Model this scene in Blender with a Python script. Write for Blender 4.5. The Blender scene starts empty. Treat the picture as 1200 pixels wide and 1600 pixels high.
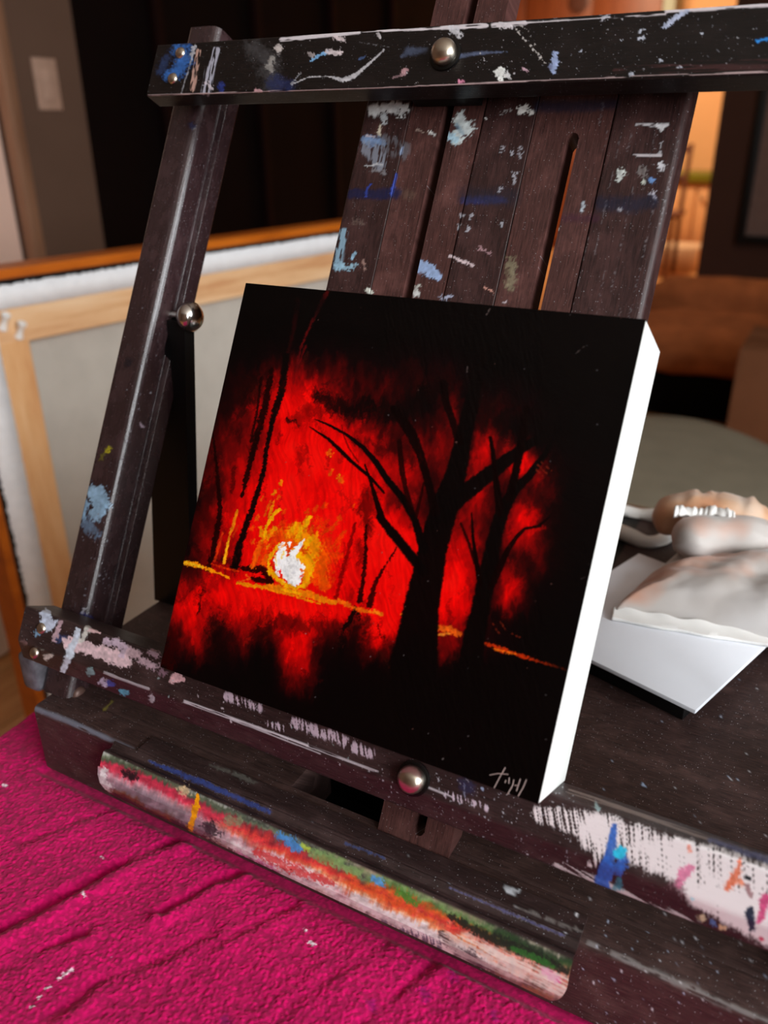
import bpy, bmesh, math, random
import numpy as np
from mathutils import Vector, Matrix

random.seed(7)
rng = np.random.default_rng(11)
SC = bpy.context.scene
COL = SC.collection
CM = 0.01
PI = math.pi

# ------------------------------------------------------------------ camera
# Frame "P" = the plane of the small painting: x right, y up the panel, z towards the viewer (cm, origin = its
# lower left front corner).  World = P tilted back by TH about x.
FPX = 1284.506
RC = np.array([[0.8788320, 0.2173653, -0.4247430], [0.1947959, -0.9760882, -0.0964697], [-0.4355558, 0.0020424, -0.9001594]])
CP = np.array([20.3203354, 7.6805025, 25.5627510])
TH = math.radians(28.0)
_c, _s = math.cos(TH), math.sin(TH)
RW = np.array([[1, 0, 0], [0, _s, -_c], [0, _c, _s]])
CW = RW @ CP
W2C = RC @ RW.T


def proj(P):
    """world cm -> photo pixel (1200x1600)"""
    q = (np.asarray(P, float) - CW) @ W2C.T
    return np.stack([q[..., 0] / q[..., 2] * FPX + 600, q[..., 1] / q[..., 2] * FPX + 800], -1)


def ray(u, v):
    d = W2C.T @ np.array([(u - 600) / FPX, (v - 800) / FPX, 1.0])
    return d / np.linalg.norm(d)


def on_h(u, v, h):
    d = ray(u, v)
    return CW + (h - CW[2]) / d[2] * d


def on_y(u, v, y):
    d = ray(u, v)
    return CW + (y - CW[1]) / d[1] * d


def on_x(u, v, x):
    d = ray(u, v)
    return CW + (x - CW[0]) / d[0] * d


def p2w(P):
    return np.asarray(P, float) @ RW.T


def on_z(u, v, z):
    d = RW.T @ ray(u, v)
    return CP + (z - CP[2]) / d[2] * d


cam = bpy.data.cameras.new('camera')
cam_o = bpy.data.objects.new('camera', cam)
COL.objects.link(cam_o)
_rb = (np.diag([1, -1, -1.0]) @ W2C).T
_m = Matrix.Identity(4)
for i in range(3):
    for j in range(3):
        _m[i][j] = _rb[i, j]
    _m[i][3] = CW[i] * CM
cam_o.matrix_world = _m
cam.sensor_fit = 'HORIZONTAL'
cam.sensor_width = 36
cam.lens = 36 * FPX / 1200
cam.clip_start = 0.01
cam.clip_end = 60
cam.dof.use_dof = True
cam.dof.focus_distance = 0.325
cam.dof.aperture_fstop = 12.0
SC.camera = cam_o

# ------------------------------------------------------------------ light
SC.view_settings.view_transform = 'Standard'
SC.view_settings.look = 'None'
SC.view_settings.gamma = 1
SC.view_settings.use_curve_mapping = False
SC.view_settings.exposure = 0.0

world = bpy.data.worlds.new('room_air')
SC.world = world
world.use_nodes = True
world.node_tree.nodes['Background'].inputs[0].default_value = (0.80, 0.88, 1.0, 1)
world.node_tree.nodes['Background'].inputs[1].default_value = 0.30


def area(name, loc, target, sx, sy, power, color):
    l = bpy.data.lights.new(name, 'AREA')
    l.shape = 'RECTANGLE'
    l.size, l.size_y = sx * CM, sy * CM
    l.energy = power
    l.color = color
    o = bpy.data.objects.new(name, l)
    COL.objects.link(o)
    o.location = Vector(loc) * CM
    o.rotation_euler = (Vector(target) - Vector(loc)).to_track_quat('-Z', 'Y').to_euler()
    return o


# daylight standing in the window opening of the right wall, daylight from the open side behind the photographer
area('window_daylight', (226, -85, 80), (0, -85, 66), 210, 130, 126, (0.93, 0.97, 1.0))
area('kitchen_lamp', (-150, 640, 150), (-120, 720, -40), 60, 60, 62, (1.0, 0.80, 0.56))
area('unseen_warm_light', (-40, 330, 150), (-40, 400, -60), 50, 50, 5, (1.0, 0.74, 0.5))  # weak warm area light out of view, above the chaise

# ------------------------------------------------------------------ material helpers


def lin(c):
    c = np.asarray(c, float) / 255.0
    return np.where(c <= 0.04045, c / 12.92, ((c + 0.055) / 1.055) ** 2.4)


def rgba(c):
    l = lin(c)
    return (float(l[0]), float(l[1]), float(l[2]), 1)


class NT:
    def __init__(s, name):
        s.m = bpy.data.materials.new(name)
        s.m.use_nodes = True
        s.t = s.m.node_tree
        s.n = s.t.nodes
        s.b = s.n['Principled BSDF']

    def add(s, kind, **kw):
        n = s.n.new(kind)
        for k, v in kw.items():
            setattr(n, k, v)
        return n

    def link(s, a, b):
        s.t.links.new(a, b)

    def ramp(s, fac, stops):
        r = s.add('ShaderNodeValToRGB')
        e = r.color_ramp.elements
        while len(e) < len(stops):
            e.new(0.5)
        for i, (p, c) in enumerate(stops):
            e[i].position = p
            e[i].color = c if len(c) == 4 else (*c, 1)
        s.link(fac, r.inputs[0])
        return r.outputs[0]

    def coords(s, kind, scale):
        tc = s.add('ShaderNodeTexCoord')
        mp = s.add('ShaderNodeMapping')
        mp.inputs['Scale'].default_value = scale
        s.link(tc.outputs[kind], mp.inputs[0])
        return mp.outputs[0]

    def noise(s, vec, scale, detail=4, rough=0.6):
        n = s.add('ShaderNodeTexNoise')
        n.inputs['Scale'].default_value = scale
        n.inputs['Detail'].default_value = detail
        n.inputs['Roughness'].default_value = rough
        if vec is not None:
            s.link(vec, n.inputs['Vector'])
        return n.outputs['Fac']

    def mix(s, fac, a, b):
        n = s.add('ShaderNodeMix', data_type='RGBA')
        for i, v in ((0, fac), (6, a), (7, b)):
            if isinstance(v, (tuple, list, float, int)):
                n.inputs[i].default_value = v
            else:
                s.link(v, n.inputs[i])
        return n.outputs[2]

    def math(s, op, a, b=None):
        n = s.add('ShaderNodeMath', operation=op)
        for i, v in ((0, a), (1, b)):
            if v is None:
                continue
            if isinstance(v, (float, int)):
                n.inputs[i].default_value = v
            else:
                s.link(v, n.inputs[i])
        return n.outputs[0]

    def bump(s, h, strength, dist=0.001):
        b = s.add('ShaderNodeBump')
        b.inputs['Strength'].default_value = strength
        b.inputs['Distance'].default_value = dist
        s.link(h, b.inputs['Height'])
        s.link(b.outputs[0], s.b.inputs['Normal'])


def plain(name, c, rough=0.6, metal=0.0, var=0.12, nscale=40, spec=0.5, bump=0.0):
    t = NT(name)
    v = t.coords('Object', (1, 1, 1))
    n = t.noise(v, nscale, 5)
    l = lin(c)
    lo = tuple(float(x) for x in l * (1 - var)) + (1,)
    hi = tuple(float(min(1, x)) for x in l * (1 + var)) + (1,)
    t.link(t.ramp(n, [(0.3, lo), (0.7, hi)]), t.b.inputs['Base Color'])
    t.b.inputs['Roughness'].default_value = rough
    t.b.inputs['Metallic'].default_value = metal
    t.b.inputs['Specular IOR Level'].default_value = spec
    if bump:
        t.bump(n, bump, 0.002)
    return t.m


def easel_wood(name, dark, light, rough=0.42, speck=0.5, spec=0.5, seed=0.0):
    """dark stained, worn wood: grain runs along U (cm), dried paint comes from the 'paint' vertex colours"""
    t = NT(name)
    tc = t.add('ShaderNodeTexCoord')
    mp = t.add('ShaderNodeMapping')
    mp.inputs['Scale'].default_value = (0.5, 7.0, 1)
    mp.inputs['Location'].default_value = (seed, seed * 1.7, 0)
    t.link(tc.outputs['UV'], mp.inputs[0])
    g = t.noise(mp.outputs[0], 2.2, 6, 0.7)
    mp2 = t.add('ShaderNodeMapping')
    mp2.inputs['Scale'].default_value = (1, 1.4, 1)
    mp2.inputs['Location'].default_value = (seed * 3, seed, 0)
    t.link(tc.outputs['UV'], mp2.inputs[0])
    w = t.noise(mp2.outputs[0], 0.55, 5, 0.65)
    base = t.ramp(g, [(0.32, rgba(dark)), (0.72, rgba(light))])
    worn = t.mix(t.ramp(w, [(0.5, (0, 0, 0)), (0.75, (0.45, 0.45, 0.45))]), base, rgba([min(255, x * 1.35 + 6) for x in light]))
    # tiny dried flecks
    vo = t.add('ShaderNodeTexVoronoi')
    vo.inputs['Scale'].default_value = 12.0
    vo.inputs['Randomness'].default_value = 1.0
    t.link(mp2.outputs[0], vo.inputs['Vector'])
    sep = t.add('ShaderNodeSeparateColor')
    t.link(vo.outputs['Color'], sep.inputs[0])
    rad = t.math('MULTIPLY', t.math('POWER', sep.outputs[0], 4.5), 0.24)
    fl = t.math('MULTIPLY', t.math('LESS_THAN', vo.outputs['Distance'], rad), speck)
    flk = t.mix(fl, worn, (0.52, 0.53, 0.58, 1))
    at = t.add('ShaderNodeAttribute', attribute_name='paint')
    col = t.mix(at.outputs['Alpha'], flk, at.outputs['Color'])
    t.link(col, t.b.inputs['Base Color'])
    t.b.inputs['Specular IOR Level'].default_value = spec
    rr = t.ramp(w, [(0.3, (rough - 0.06,) * 3), (0.75, (rough + 0.12,) * 3)])
    t.link(rr, t.b.inputs['Roughness'])
    hh = t.math('ADD', t.math('MULTIPLY', g, 0.6), t.math('MULTIPLY', at.outputs['Alpha'], 0.5))
    t.bump(hh, 0.35, 0.0006)
    return t.m


def grained(name, a, b, c, axis_scale, rough=0.5, nscale=3.0, coord='Object', spec=0.4):
    t = NT(name)
    v = t.coords(coord, axis_scale)
    g = t.noise(v, nscale, 6, 0.65)
    t.link(t.ramp(g, [(0.28, rgba(a)), (0.5, rgba(b)), (0.74, rgba(c))]), t.b.inputs['Base Color'])
    t.b.inputs['Roughness'].default_value = rough
    t.b.inputs['Specular IOR Level'].default_value = spec
    t.bump(g, 0.15, 0.001)
    return t.m


M = {}
M['slat'] = easel_wood('stained slat wood', (28, 16, 16), (70, 44, 42), 0.42, 0.5, 0.35, seed=0.0)
M['mast'] = easel_wood('stained mast wood', (44, 24, 22), (92, 58, 54), 0.44, 0.45, 0.35, seed=3.1)
M['bar'] = easel_wood('black stained bar wood', (7, 5, 5), (22, 15, 14), 0.33, 0.45, 0.4, seed=5.3)
M['ledge'] = easel_wood('black stained ledge wood', (25, 16, 15), (62, 45, 44), 0.40, 0.8, 0.4, seed=7.7)
M['rail'] = easel_wood('stained rail wood', (30, 18, 20), (62, 43, 45), 0.24, 0.45, 0.8, seed=9.2)
M['box'] = easel_wood('stained box wood', (32, 20, 19), (82, 60, 56), 0.46, 0.95, 0.4, seed=12.4)
M['black'] = plain('black paint', (7, 6, 6), 0.5, 0, 0.2, spec=0.3)
M['steel'] = plain('polished steel', (205, 200, 195), 0.16, 1.0, 0.05)
M['brass'] = plain('dull nickel', (206, 196, 180), 0.28, 1.0, 0.10)
M['gesso'] = plain('white gesso', (226, 226, 222), 0.7, 0, 0.02, 60, 0.3)
M['white_board'] = plain('white board', (240, 243, 250), 0.55, 0, 0.02, 30, 0.4)
M['white_plastic'] = plain('white plastic', (238, 236, 232), 0.35, 0, 0.03)
M['linen'] = plain('primed canvas back', (184, 178, 168), 0.9, 0, 0.06, 25, 0.1)
M['canvas_white'] = plain('gessoed canvas fold', (232, 233, 235), 0.85, 0, 0.05, 60, 0.2)
M['pine'] = grained('pine', (196, 132, 78), (222, 172, 120), (236, 198, 152), (8, 8, 1.0), 0.55, 4.0)
M['pine_h'] = grained('pine rail', (196, 136, 88), (224, 180, 134), (238, 206, 168), (1.0, 1.0, 14), 0.55, 4.0)
M['orange_wood'] = grained('orange varnished frame', (150, 72, 12), (184, 94, 16), (200, 110, 28), (2, 2, 8), 0.4)
M['wall'] = plain('greige wall paint', (98, 74, 60), 0.9, 0, 0.05, 6, 0.2)
M['dark_wall'] = plain('brown wall paint', (72, 48, 40), 0.9, 0, 0.06, 6, 0.2)
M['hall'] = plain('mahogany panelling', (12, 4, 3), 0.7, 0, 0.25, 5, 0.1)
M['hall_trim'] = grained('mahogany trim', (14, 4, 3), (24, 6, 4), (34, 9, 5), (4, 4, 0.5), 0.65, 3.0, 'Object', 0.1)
M['peach'] = plain('peach wall paint', (226, 170, 118), 0.9, 0, 0.04, 6, 0.2)
M['ceiling'] = plain('ceiling paint', (190, 184, 176), 0.9, 0, 0.03, 6, 0.2)
M['door'] = plain('pale door paint', (246, 208, 188), 0.55, 0, 0.03, 8)
M['door_trim'] = grained('tan door trim', (120, 84, 62), (146, 106, 80), (160, 120, 94), (6, 6, 0.6), 0.5)
M['plank'] = grained('oak floor plank', (172, 112, 60), (204, 146, 90), (220, 168, 114), (14, 1.2, 6), 0.35, 3.0)
M['table'] = grained('table wood', (92, 60, 36), (122, 84, 52), (140, 100, 66), (1, 12, 6), 0.45)

# ------------------------------------------------------------------ object helpers
WLOC = {}


def wl(o):
    return WLOC.get(o.name, np.zeros(3)) if o is not None else np.zeros(3)


def thing(name, loc, label, cat, group=None):
    o = bpy.data.objects.new(name, None)
    COL.objects.link(o)
    o.empty_display_size = 0.02
    o.location = Vector(loc) * CM
    WLOC[o.name] = np.asarray(loc, float)
    tag(o, label, cat, group)
    return o


def tag(o, label=None, cat=None, group=None, kind=None):
    if label:
        o['label'] = label
    if cat:
        o['category'] = cat
    if group:
        o['group'] = group
    if kind:
        o['kind'] = kind
    return o


def struct(o):
    o['kind'] = 'structure'
    return o


def mobj(name, V, F, mat, parent=None, smooth=None, paint=None, uv=None):
    """world-cm vertices; origin goes to the bottom centre of the bounds"""
    V = np.asarray(V, float)
    org = np.array([(V[:, 0].min() + V[:, 0].max()) / 2, (V[:, 1].min() + V[:, 1].max()) / 2, V[:, 2].min()])
    me = bpy.data.meshes.new(name)
    if isinstance(F, np.ndarray):
        nv, nf = len(V), len(F)
        k = F.shape[1]
        me.vertices.add(nv)
        me.vertices.foreach_set('co', ((V - org) * CM).astype(np.float32).ravel())
        me.loops.add(nf * k)
        me.loops.foreach_set('vertex_index', F.astype(np.int32).ravel())
        me.polygons.add(nf)
        me.polygons.foreach_set('loop_start', (np.arange(nf) * k).astype(np.int32))
        me.update(calc_edges=True)
        me.validate()
    else:
        me.from_pydata(((V - org) * CM).tolist(), [], F)
    me.materials.append(mat)
    if uv is not None:
        l = me.uv_layers.new(name='UVMap')
        idx = np.empty(len(me.loops), np.int32)
        me.loops.foreach_get('vertex_index', idx)
        l.data.foreach_set('uv', uv[idx].astype(np.float32).ravel())
    if paint is not None:
        a = me.color_attributes.new('paint', 'FLOAT_COLOR', 'POINT')
        a.data.foreach_set('color', paint.astype(np.float32).ravel())
    o = bpy.data.objects.new(name, me)
    COL.objects.link(o)
    if parent is not None:
        o.parent = parent
    o.location = Vector((org - wl(parent)) * CM)
    WLOC[o.name] = org
    if smooth is not None:
        me.polygons.foreach_set('use_smooth', [True] * len(me.polygons))
        me.set_sharp_from_angle(angle=math.radians(smooth))
    return o


def bm_data(bm):
    bm.verts.ensure_lookup_table()
    bm.verts.index_update()
    V = np.array([v.co[:] for v in bm.verts])
    F = [[v.index for v in f.verts] for f in bm.faces]
    bm.free()
    return V, F


def box_data(lo, hi, r=0.0, seg=2):
    bm = bmesh.new()
    bmesh.ops.create_cube(bm, size=1)
    lo, hi = np.asarray(lo, float), np.asarray(hi, float)
    for v in bm.verts:
        v.co = Vector((np.array(v.co[:]) + 0.5) * (hi - lo) + lo)
    if r > 0:
        bmesh.ops.bevel(bm, geom=bm.edges[:], offset=r, segments=seg, profile=0.5, affect='EDGES')
    return bm_data(bm)


def join_data(parts):
    Vs, Fs, o = [], [], 0
    for V, F in parts:
        Vs.append(np.asarray(V, float))
        Fs += [[i + o for i in f] for f in F]
        o += len(V)
    return np.concatenate(Vs), Fs


def box(name, lo, hi, mat, parent=None, r=0.0, seg=2, frame=None):
    V, F = box_data(lo, hi, r, seg)
    if frame == 'P':
        V = p2w(V)
    return mobj(name, V, F, mat, parent, 40 if r else None)


def lathe_data(prof, origin, axis, n=28):
    """prof: list of (radius, height along axis)"""
    axis = np.asarray(axis, float) / np.linalg.norm(axis)
    t = np.array([1, 0, 0]) if abs(axis[0]) < 0.9 else np.array([0, 1, 0])
    a = np.cross(axis, t)
    a /= np.linalg.norm(a)
    b = np.cross(axis, a)
    V, F = [], []
    for r, h in prof:
        for k in range(n):
            th = 2 * PI * k / n
            V.append(np.asarray(origin) + axis * h + r * (a * math.cos(th) + b * math.sin(th)))
    m = len(prof)
    for i in range(m - 1):
        for k in range(n):
            k2 = (k + 1) % n
            F.append([i * n + k, i * n + k2, (i + 1) * n + k2, (i + 1) * n + k])
    F.append([k for k in range(n)][::-1])
    F.append([(m - 1) * n + k for k in range(n)])
    return np.array(V), F


def lathe(name, prof, origin, axis, mat, parent, n=28):
    V, F = lathe_data(prof, origin, axis, n)
    return mobj(name, V, F, mat, parent, 50)


def tube_data(pts, rad, n=10):
    pts = [np.asarray(p, float) for p in pts]
    V, F = [], []
    for i, p in enumerate(pts):
        d = pts[min(i + 1, len(pts) - 1)] - pts[max(i - 1, 0)]
        d /= np.linalg.norm(d)
        t = np.array([0, 0, 1.0]) if abs(d[2]) < 0.9 else np.array([1.0, 0, 0])
        a = np.cross(d, t)
        a /= np.linalg.norm(a)
        b = np.cross(d, a)
        r = rad[i] if hasattr(rad, '__len__') else rad
        for k in range(n):
            th = 2 * PI * k / n
            V.append(p + r * (a * math.cos(th) + b * math.sin(th)))
    for i in range(len(pts) - 1):
        for k in range(n):
            k2 = (k + 1) % n
            F.append([i * n + k, i * n + k2, (i + 1) * n + k2, (i + 1) * n + k])
    F.append(list(range(n))[::-1])
    F.append([(len(pts) - 1) * n + k for k in range(n)])
    return np.array(V), F


# ------------------------------------------------------------------ numpy paint kit (colours on vertices, drawn in photo pixels)


def _h(ix, iy, s):
    h = (ix.astype(np.int64) * 374761393 + iy.astype(np.int64) * 668265263 + s * 144665) & 0x7fffffff
    h = ((h ^ (h >> 13)) * 1274126177) & 0x7fffffff
    return ((h ^ (h >> 16)) & 0xffffff) / float(0xffffff)


def vn(x, y, s=0):
    ix, iy = np.floor(x), np.floor(y)
    fx, fy = x - ix, y - iy
    fx, fy = fx * fx * (3 - 2 * fx), fy * fy * (3 - 2 * fy)
    a, b = _h(ix, iy, s), _h(ix + 1, iy, s)
    c, d = _h(ix, iy + 1, s), _h(ix + 1, iy + 1, s)
    return (a * (1 - fx) + b * fx) * (1 - fy) + (c * (1 - fx) + d * fx) * fy


def fbm(x, y, s=0, o=4):
    v, a, t = 0, 0.5, 0
    for k in range(o):
        v = v + a * vn(x * 2 ** k, y * 2 ** k, s + k * 17)
        t += a
        a *= 0.5
    return v / t


def sst(e0, e1, x):
    t = np.clip((x - e0) / (e1 - e0 + 1e-9), 0, 1)
    return t * t * (3 - 2 * t)


class Paint:
    def __init__(s, px):
        s.x, s.y = px[:, 0], px[:, 1]
        n = len(px)
        s.c = np.zeros((n, 3))
        s.a = np.zeros(n)
        s.k = 0

    def lay(s, idx, m, col):
        col = np.asarray(col, float)
        a0 = s.a[idx]
        ao = a0 + m * (1 - a0)
        w = np.where(ao > 1e-6, m / np.maximum(ao, 1e-6), 0)[:, None]
        s.c[idx] = s.c[idx] * (1 - w) + col * w
        s.a[idx] = ao

    def _dist(s, pts, w):
        pts = np.asarray(pts, float)
        if len(pts) == 1:
            pts = np.vstack([pts, pts + 0.01])
        wid = np.interp(np.linspace(0, 1, len(pts)), np.linspace(0, 1, len(np.atleast_1d(w))), np.atleast_1d(w))
        mg = max(wid) * 1.3 + 3
        idx = np.nonzero((s.x > pts[:, 0].min() - mg) & (s.x < pts[:, 0].max() + mg) & (s.y > pts[:, 1].min() - mg) & (s.y < pts[:, 1].max() + mg))[0]
        if len(idx) == 0:
            return idx, None, None
        x, y = s.x[idx], s.y[idx]
        best = np.full(len(idx), 1e9)
        hw = np.ones(len(idx))
        for i in range(len(pts) - 1):
            d = pts[i + 1] - pts[i]
            L2 = d @ d + 1e-9
            t = np.clip(((x - pts[i, 0]) * d[0] + (y - pts[i, 1]) * d[1]) / L2, 0, 1)
            dd = np.hypot(x - pts[i, 0] - t * d[0], y - pts[i, 1] - t * d[1])
            ww = np.maximum((wid[i] * (1 - t) + wid[i + 1] * t) / 2, 0.05)
            hw = np.where(dd / ww < best, ww, hw)
            best = np.minimum(best, dd / ww)
        return idx, best, hw

    def stroke(s, pts, w, col, op=1.0, soft=0.35, rag=0.35, ns=0.12):
        """polyline brush stroke; w = full width in px (start..end)"""
        s.k += 1
        idx, d, hw = s._dist(pts, w)
        if d is None:
            return
        x, y = s.x[idx], s.y[idx]
        sd = (d - 1) * hw
        n = fbm(x * ns, y * ns, s.k * 31, 3) - 0.5
        nh = fbm(x * 0.42, y * 0.42, s.k * 19, 2) - 0.5
        sd = sd + rag * (2.2 * np.minimum(hw, 14) * n + (1.4 + 0.25 * np.minimum(hw, 12)) * 6.5 * nh)
        sp = np.maximum(0.55, soft * hw)
        if soft < 0.5:
            sp = np.minimum(sp, 2.2)
        m = 1 - sst(-sp, sp * 0.6, sd)
        if op < 0.975 and soft < 0.75:
            m = m * np.clip(0.72 + 0.62 * fbm(x * 0.3, y * 0.22, s.k * 5, 2), 0, 1)
        col = np.asarray(col, float) * (0.84 + 0.32 * fbm(x * 0.2, y * 0.2, s.k * 3 + 1, 2))[:, None]
        s.lay(idx, m * op, col)

    def dry(s, pts, w, col, ang=90, fs=0.5, fl=0.05, thr=0.5, op=1.0, soft=0.4, rag=0.4):
        """dry-brush: streaky along direction ang (deg, photo px)"""
        s.k += 1
        idx, d, hw = s._dist(pts, w)
        if d is None:
            return
        x, y = s.x[idx], s.y[idx]
        a = math.radians(ang)
        u = x * math.cos(a) + y * math.sin(a)
        v = -x * math.sin(a) + y * math.cos(a)
        st = fbm(u * fl, v * fs, s.k * 13, 3)
        n = fbm(x * 0.08, y * 0.08, s.k * 7, 3) - 0.5
        e = vn(u * fl * 0.4, v * fs * 1.3, s.k * 3) - 0.5
        m = 1 - sst(1 - soft, 1 + soft * 0.4, d + (n * 1.3 + e * 0.9) * rag)
        m = m * sst(thr - 0.07, thr + 0.05, st + (m - 0.6) * 0.22)
        s.lay(idx, m * op, col)

    def dots(s, n, box, r0, r1, cols, seed=1, op=0.9):
        g = np.random.default_rng(seed)
        for _ in range(n):
            cx, cy = g.uniform(box[0], box[2]), g.uniform(box[1], box[3])
            r = r0 + (r1 - r0) * g.random() ** 3
            s.stroke([(cx, cy), (cx + g.uniform(-1, 1) * r, cy + g.uniform(-1, 1) * r)], r * 2, cols[g.integers(len(cols))], op, 0.4, 0.3, 0.3)

    def out(s, mask=None):
        r = np.empty((len(s.a), 4))
        r[:, :3] = lin(np.clip(s.c, 0, 255))
        r[:, 3] = s.a if mask is None else s.a * mask
        return r


def densify(prof, ds):
    """prof: [(a,b,fine?)] open polyline -> dense points; fine flag belongs to the segment that starts at the point"""
    P, fl = [], []
    for i in range(len(prof) - 1):
        a, b = np.array(prof[i][:2]), np.array(prof[i + 1][:2])
        L = np.linalg.norm(b - a)
        n = max(1, int(math.ceil(L / ds))) if prof[i][2] else 1
        for k in range(n):
            P.append(a + (b - a) * k / n)
            fl.append(1.0 if prof[i][2] else 0.0)
    P.append(np.array(prof[-1][:2]))
    fl.append(fl[-1])
    return np.array(P), np.array(fl)


def rounded(pts, r, n=4):
    """closed polygon with flags [(a,b,fine)] -> rounded corners (r may be list)"""
    out = []
    m = len(pts)
    for i in range(m):
        p0, p1, p2 = (np.array(pts[(i + k) % m][:2]) for k in (-1, 0, 1))
        rr = r[i] if hasattr(r, '__len__') else r
        d0, d2 = p0 - p1, p2 - p1
        l0, l2 = np.linalg.norm(d0), np.linalg.norm(d2)
        q = min(rr, l0 * 0.45, l2 * 0.45)
        fine = pts[i][2]
        fprev = pts[i - 1][2]
        if q < 1e-4:
            out.append((p1[0], p1[1], fine))
            continue
        a, b = p1 + d0 / l0 * q, p1 + d2 / l2 * q
        for k in range(n + 1):
            t = k / n
            p = a * (1 - t) ** 2 + 2 * p1 * t * (1 - t) + b * t * t
            out.append((p[0], p[1], fine if k == n else (fine or fprev)))
    return out


def sweep(name, prof, s0, s1, ns, to_world, mat, parent, paintfn=None, ds=0.045, ends=None, smooth=35, wob=0.0):
    """closed profile (a,b,fine) swept along s; to_world(s,a,b)->Nx3 world cm. ends(a,b)->(s0,s1) per profile point"""
    P, fl = densify(prof + [prof[0]], ds)
    P, fl = P[:-1], fl[:-1]
    np_ = len(P)
    arc = np.concatenate([[0], np.cumsum(np.linalg.norm(np.diff(P, axis=0), axis=1))])
    tt = np.linspace(0, 1, ns + 1)
    if ends is None:
        S0, S1 = np.full(np_, s0), np.full(np_, s1)
    else:
        e = np.array([ends(a, b) for a, b in P])
        S0, S1 = e[:, 0], e[:, 1]
    S = S0[None, :] * (1 - tt[:, None]) + S1[None, :] * tt[:, None]
    A = np.broadcast_to(P[:, 0], S.shape)
    B = np.broadcast_to(P[:, 1], S.shape)
    V = to_world(S.ravel(), A.ravel(), B.ravel())
    uv = np.stack([S.ravel(), np.broadcast_to(arc, S.shape).ravel()], -1)
    i, j = np.meshgrid(np.arange(ns), np.arange(np_), indexing='ij')
    j2 = (j + 1) % np_
    F = np.stack([i * np_ + j, i * np_ + j2, (i + 1) * np_ + j2, (i + 1) * np_ + j], -1).reshape(-1, 4)
    # end caps: fans
    c0, c1 = V[:np_].mean(0), V[-np_:].mean(0)
    nv = len(V)
    V = np.vstack([V, c0, c1])
    uv = np.vstack([uv, uv[0], uv[-1]])
    k = np.arange(np_)
    k2 = (k + 1) % np_
    cap0 = np.stack([np.full(np_, nv), k2, k, k], -1)
    cap1 = np.stack([np.full(np_, nv + 1), ns * np_ + k, ns * np_ + k2, ns * np_ + k2], -1)
    faces = F.tolist() + [[a, b, c] for a, b, c, _ in cap0.tolist()] + [[a, b, c] for a, b, c, _ in cap1.tolist()]
    paint = None
    if paintfn is not None:
        pt = Paint(proj(V))
        paintfn(pt)
        mask = np.concatenate([np.tile(fl, ns + 1), [0, 0]])
        paint = pt.out(mask)
    o = mobj(name, V, faces, mat, parent, smooth, paint, uv)
    # outward normals
    bm = bmesh.new()
    bm.from_mesh(o.data)
    bmesh.ops.recalc_face_normals(bm, faces=bm.faces[:])
    bm.to_mesh(o.data)
    bm.free()
    return o


def alongx_P(s, a, b):      # profile (y,z) in painting frame
    return p2w(np.stack([s, a, b], -1))


def alongy_P(s, a, b):      # profile (x,z)
    return p2w(np.stack([a, s, b], -1))


def alongx_W(s, a, b):      # profile (Y,Z) world
    return np.stack([s, a, b], -1)

# ================================================================== THE ROOM
FLOOR = -84.0
CEIL = 160.0
fl = struct(box('floor', (-330, -250, FLOOR - 4), (232, 830, FLOOR - 0.6), M['hall_trim']))
V, F = box_data((-7.3, -99, -0.6), (7.3, 99, 0.0), 0.15, 1)
pl_me = None
for i in range(37):
    for j in range(6):
        cx = -322 + i * 15 + 0.0
        cy = -150 + j * 199.5 + (i * 71 % 190) - 95
        y0, y1 = max(cy - 99.5, -248), min(cy + 99.5, 828)
        if y1 - y0 < 20 or cx > 225:
            continue
        if pl_me is None:
            pl = mobj('plank', V + np.array([cx, cy, FLOOR]), F, M['plank'], fl)
            pl_me = pl.data
        else:
            pl = bpy.data.objects.new('plank', pl_me)
            COL.objects.link(pl)
            pl.parent = fl
        pl.location = Vector((np.array([cx, (y0 + y1) / 2, FLOOR - 0.6]) - wl(fl)) * CM)
        pl.scale = (1, (y1 - y0) / 199.0, 1)

struct(box('ceiling', (-330, -250, CEIL), (232, 830, CEIL + 5), M['ceiling']))
# left wall: stub with the door, then it stops at a dark panelled passage
WX = -164.0
struct(mobj('wall_left', *join_data([
    box_data((WX - 10, -250, FLOOR), (WX, 38, CEIL)), box_data((WX - 10, 38, 122), (WX, 133, CEIL)),
    box_data((WX - 10, 133, FLOOR), (WX, 155.5, CEIL))]), M['wall']))
d1 = struct(box('door_1', (WX - 7, 43, FLOOR + 1), (WX - 3, 130.3, 118), M['door'], None, 0.4))
lathe('door_knob', [(0.5, 0), (0.9, 0.4), (1.2, 2.5), (2.6, 3.4), (2.9, 5), (1.6, 6.2)], (WX - 3, 52, 12), (1, 0, 0), M['brass'], d1)
struct(mobj('trim_1', *join_data([
    box_data((WX - 2, 130.3, FLOOR), (WX + 1.6, 133.8, 124), 0.4), box_data((WX - 2, 38.5, FLOOR), (WX + 1.6, 43, 124), 0.4),
    box_data((WX - 2, 38.5, 119), (WX + 1.5, 133.4, 124), 0.4)]), M['door_trim'], None, 40))
struct(mobj('baseboard_left', *join_data([box_data((WX, -240, FLOOR), (WX + 1.4, 38, FLOOR + 11), 0.3), box_data((WX, 133.6, FLOOR), (WX + 1.4, 155, FLOOR + 11), 0.3)]), M['door_trim'], None, 40))
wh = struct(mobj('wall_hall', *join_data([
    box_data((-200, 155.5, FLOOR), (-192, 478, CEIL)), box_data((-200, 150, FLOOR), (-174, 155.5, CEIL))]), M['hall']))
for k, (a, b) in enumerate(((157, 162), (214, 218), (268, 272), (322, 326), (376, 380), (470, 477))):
    box('panel_stile', (-192, a, FLOOR), (-189, b, CEIL - 2), M['hall_trim'], wh, 0.5)
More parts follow.
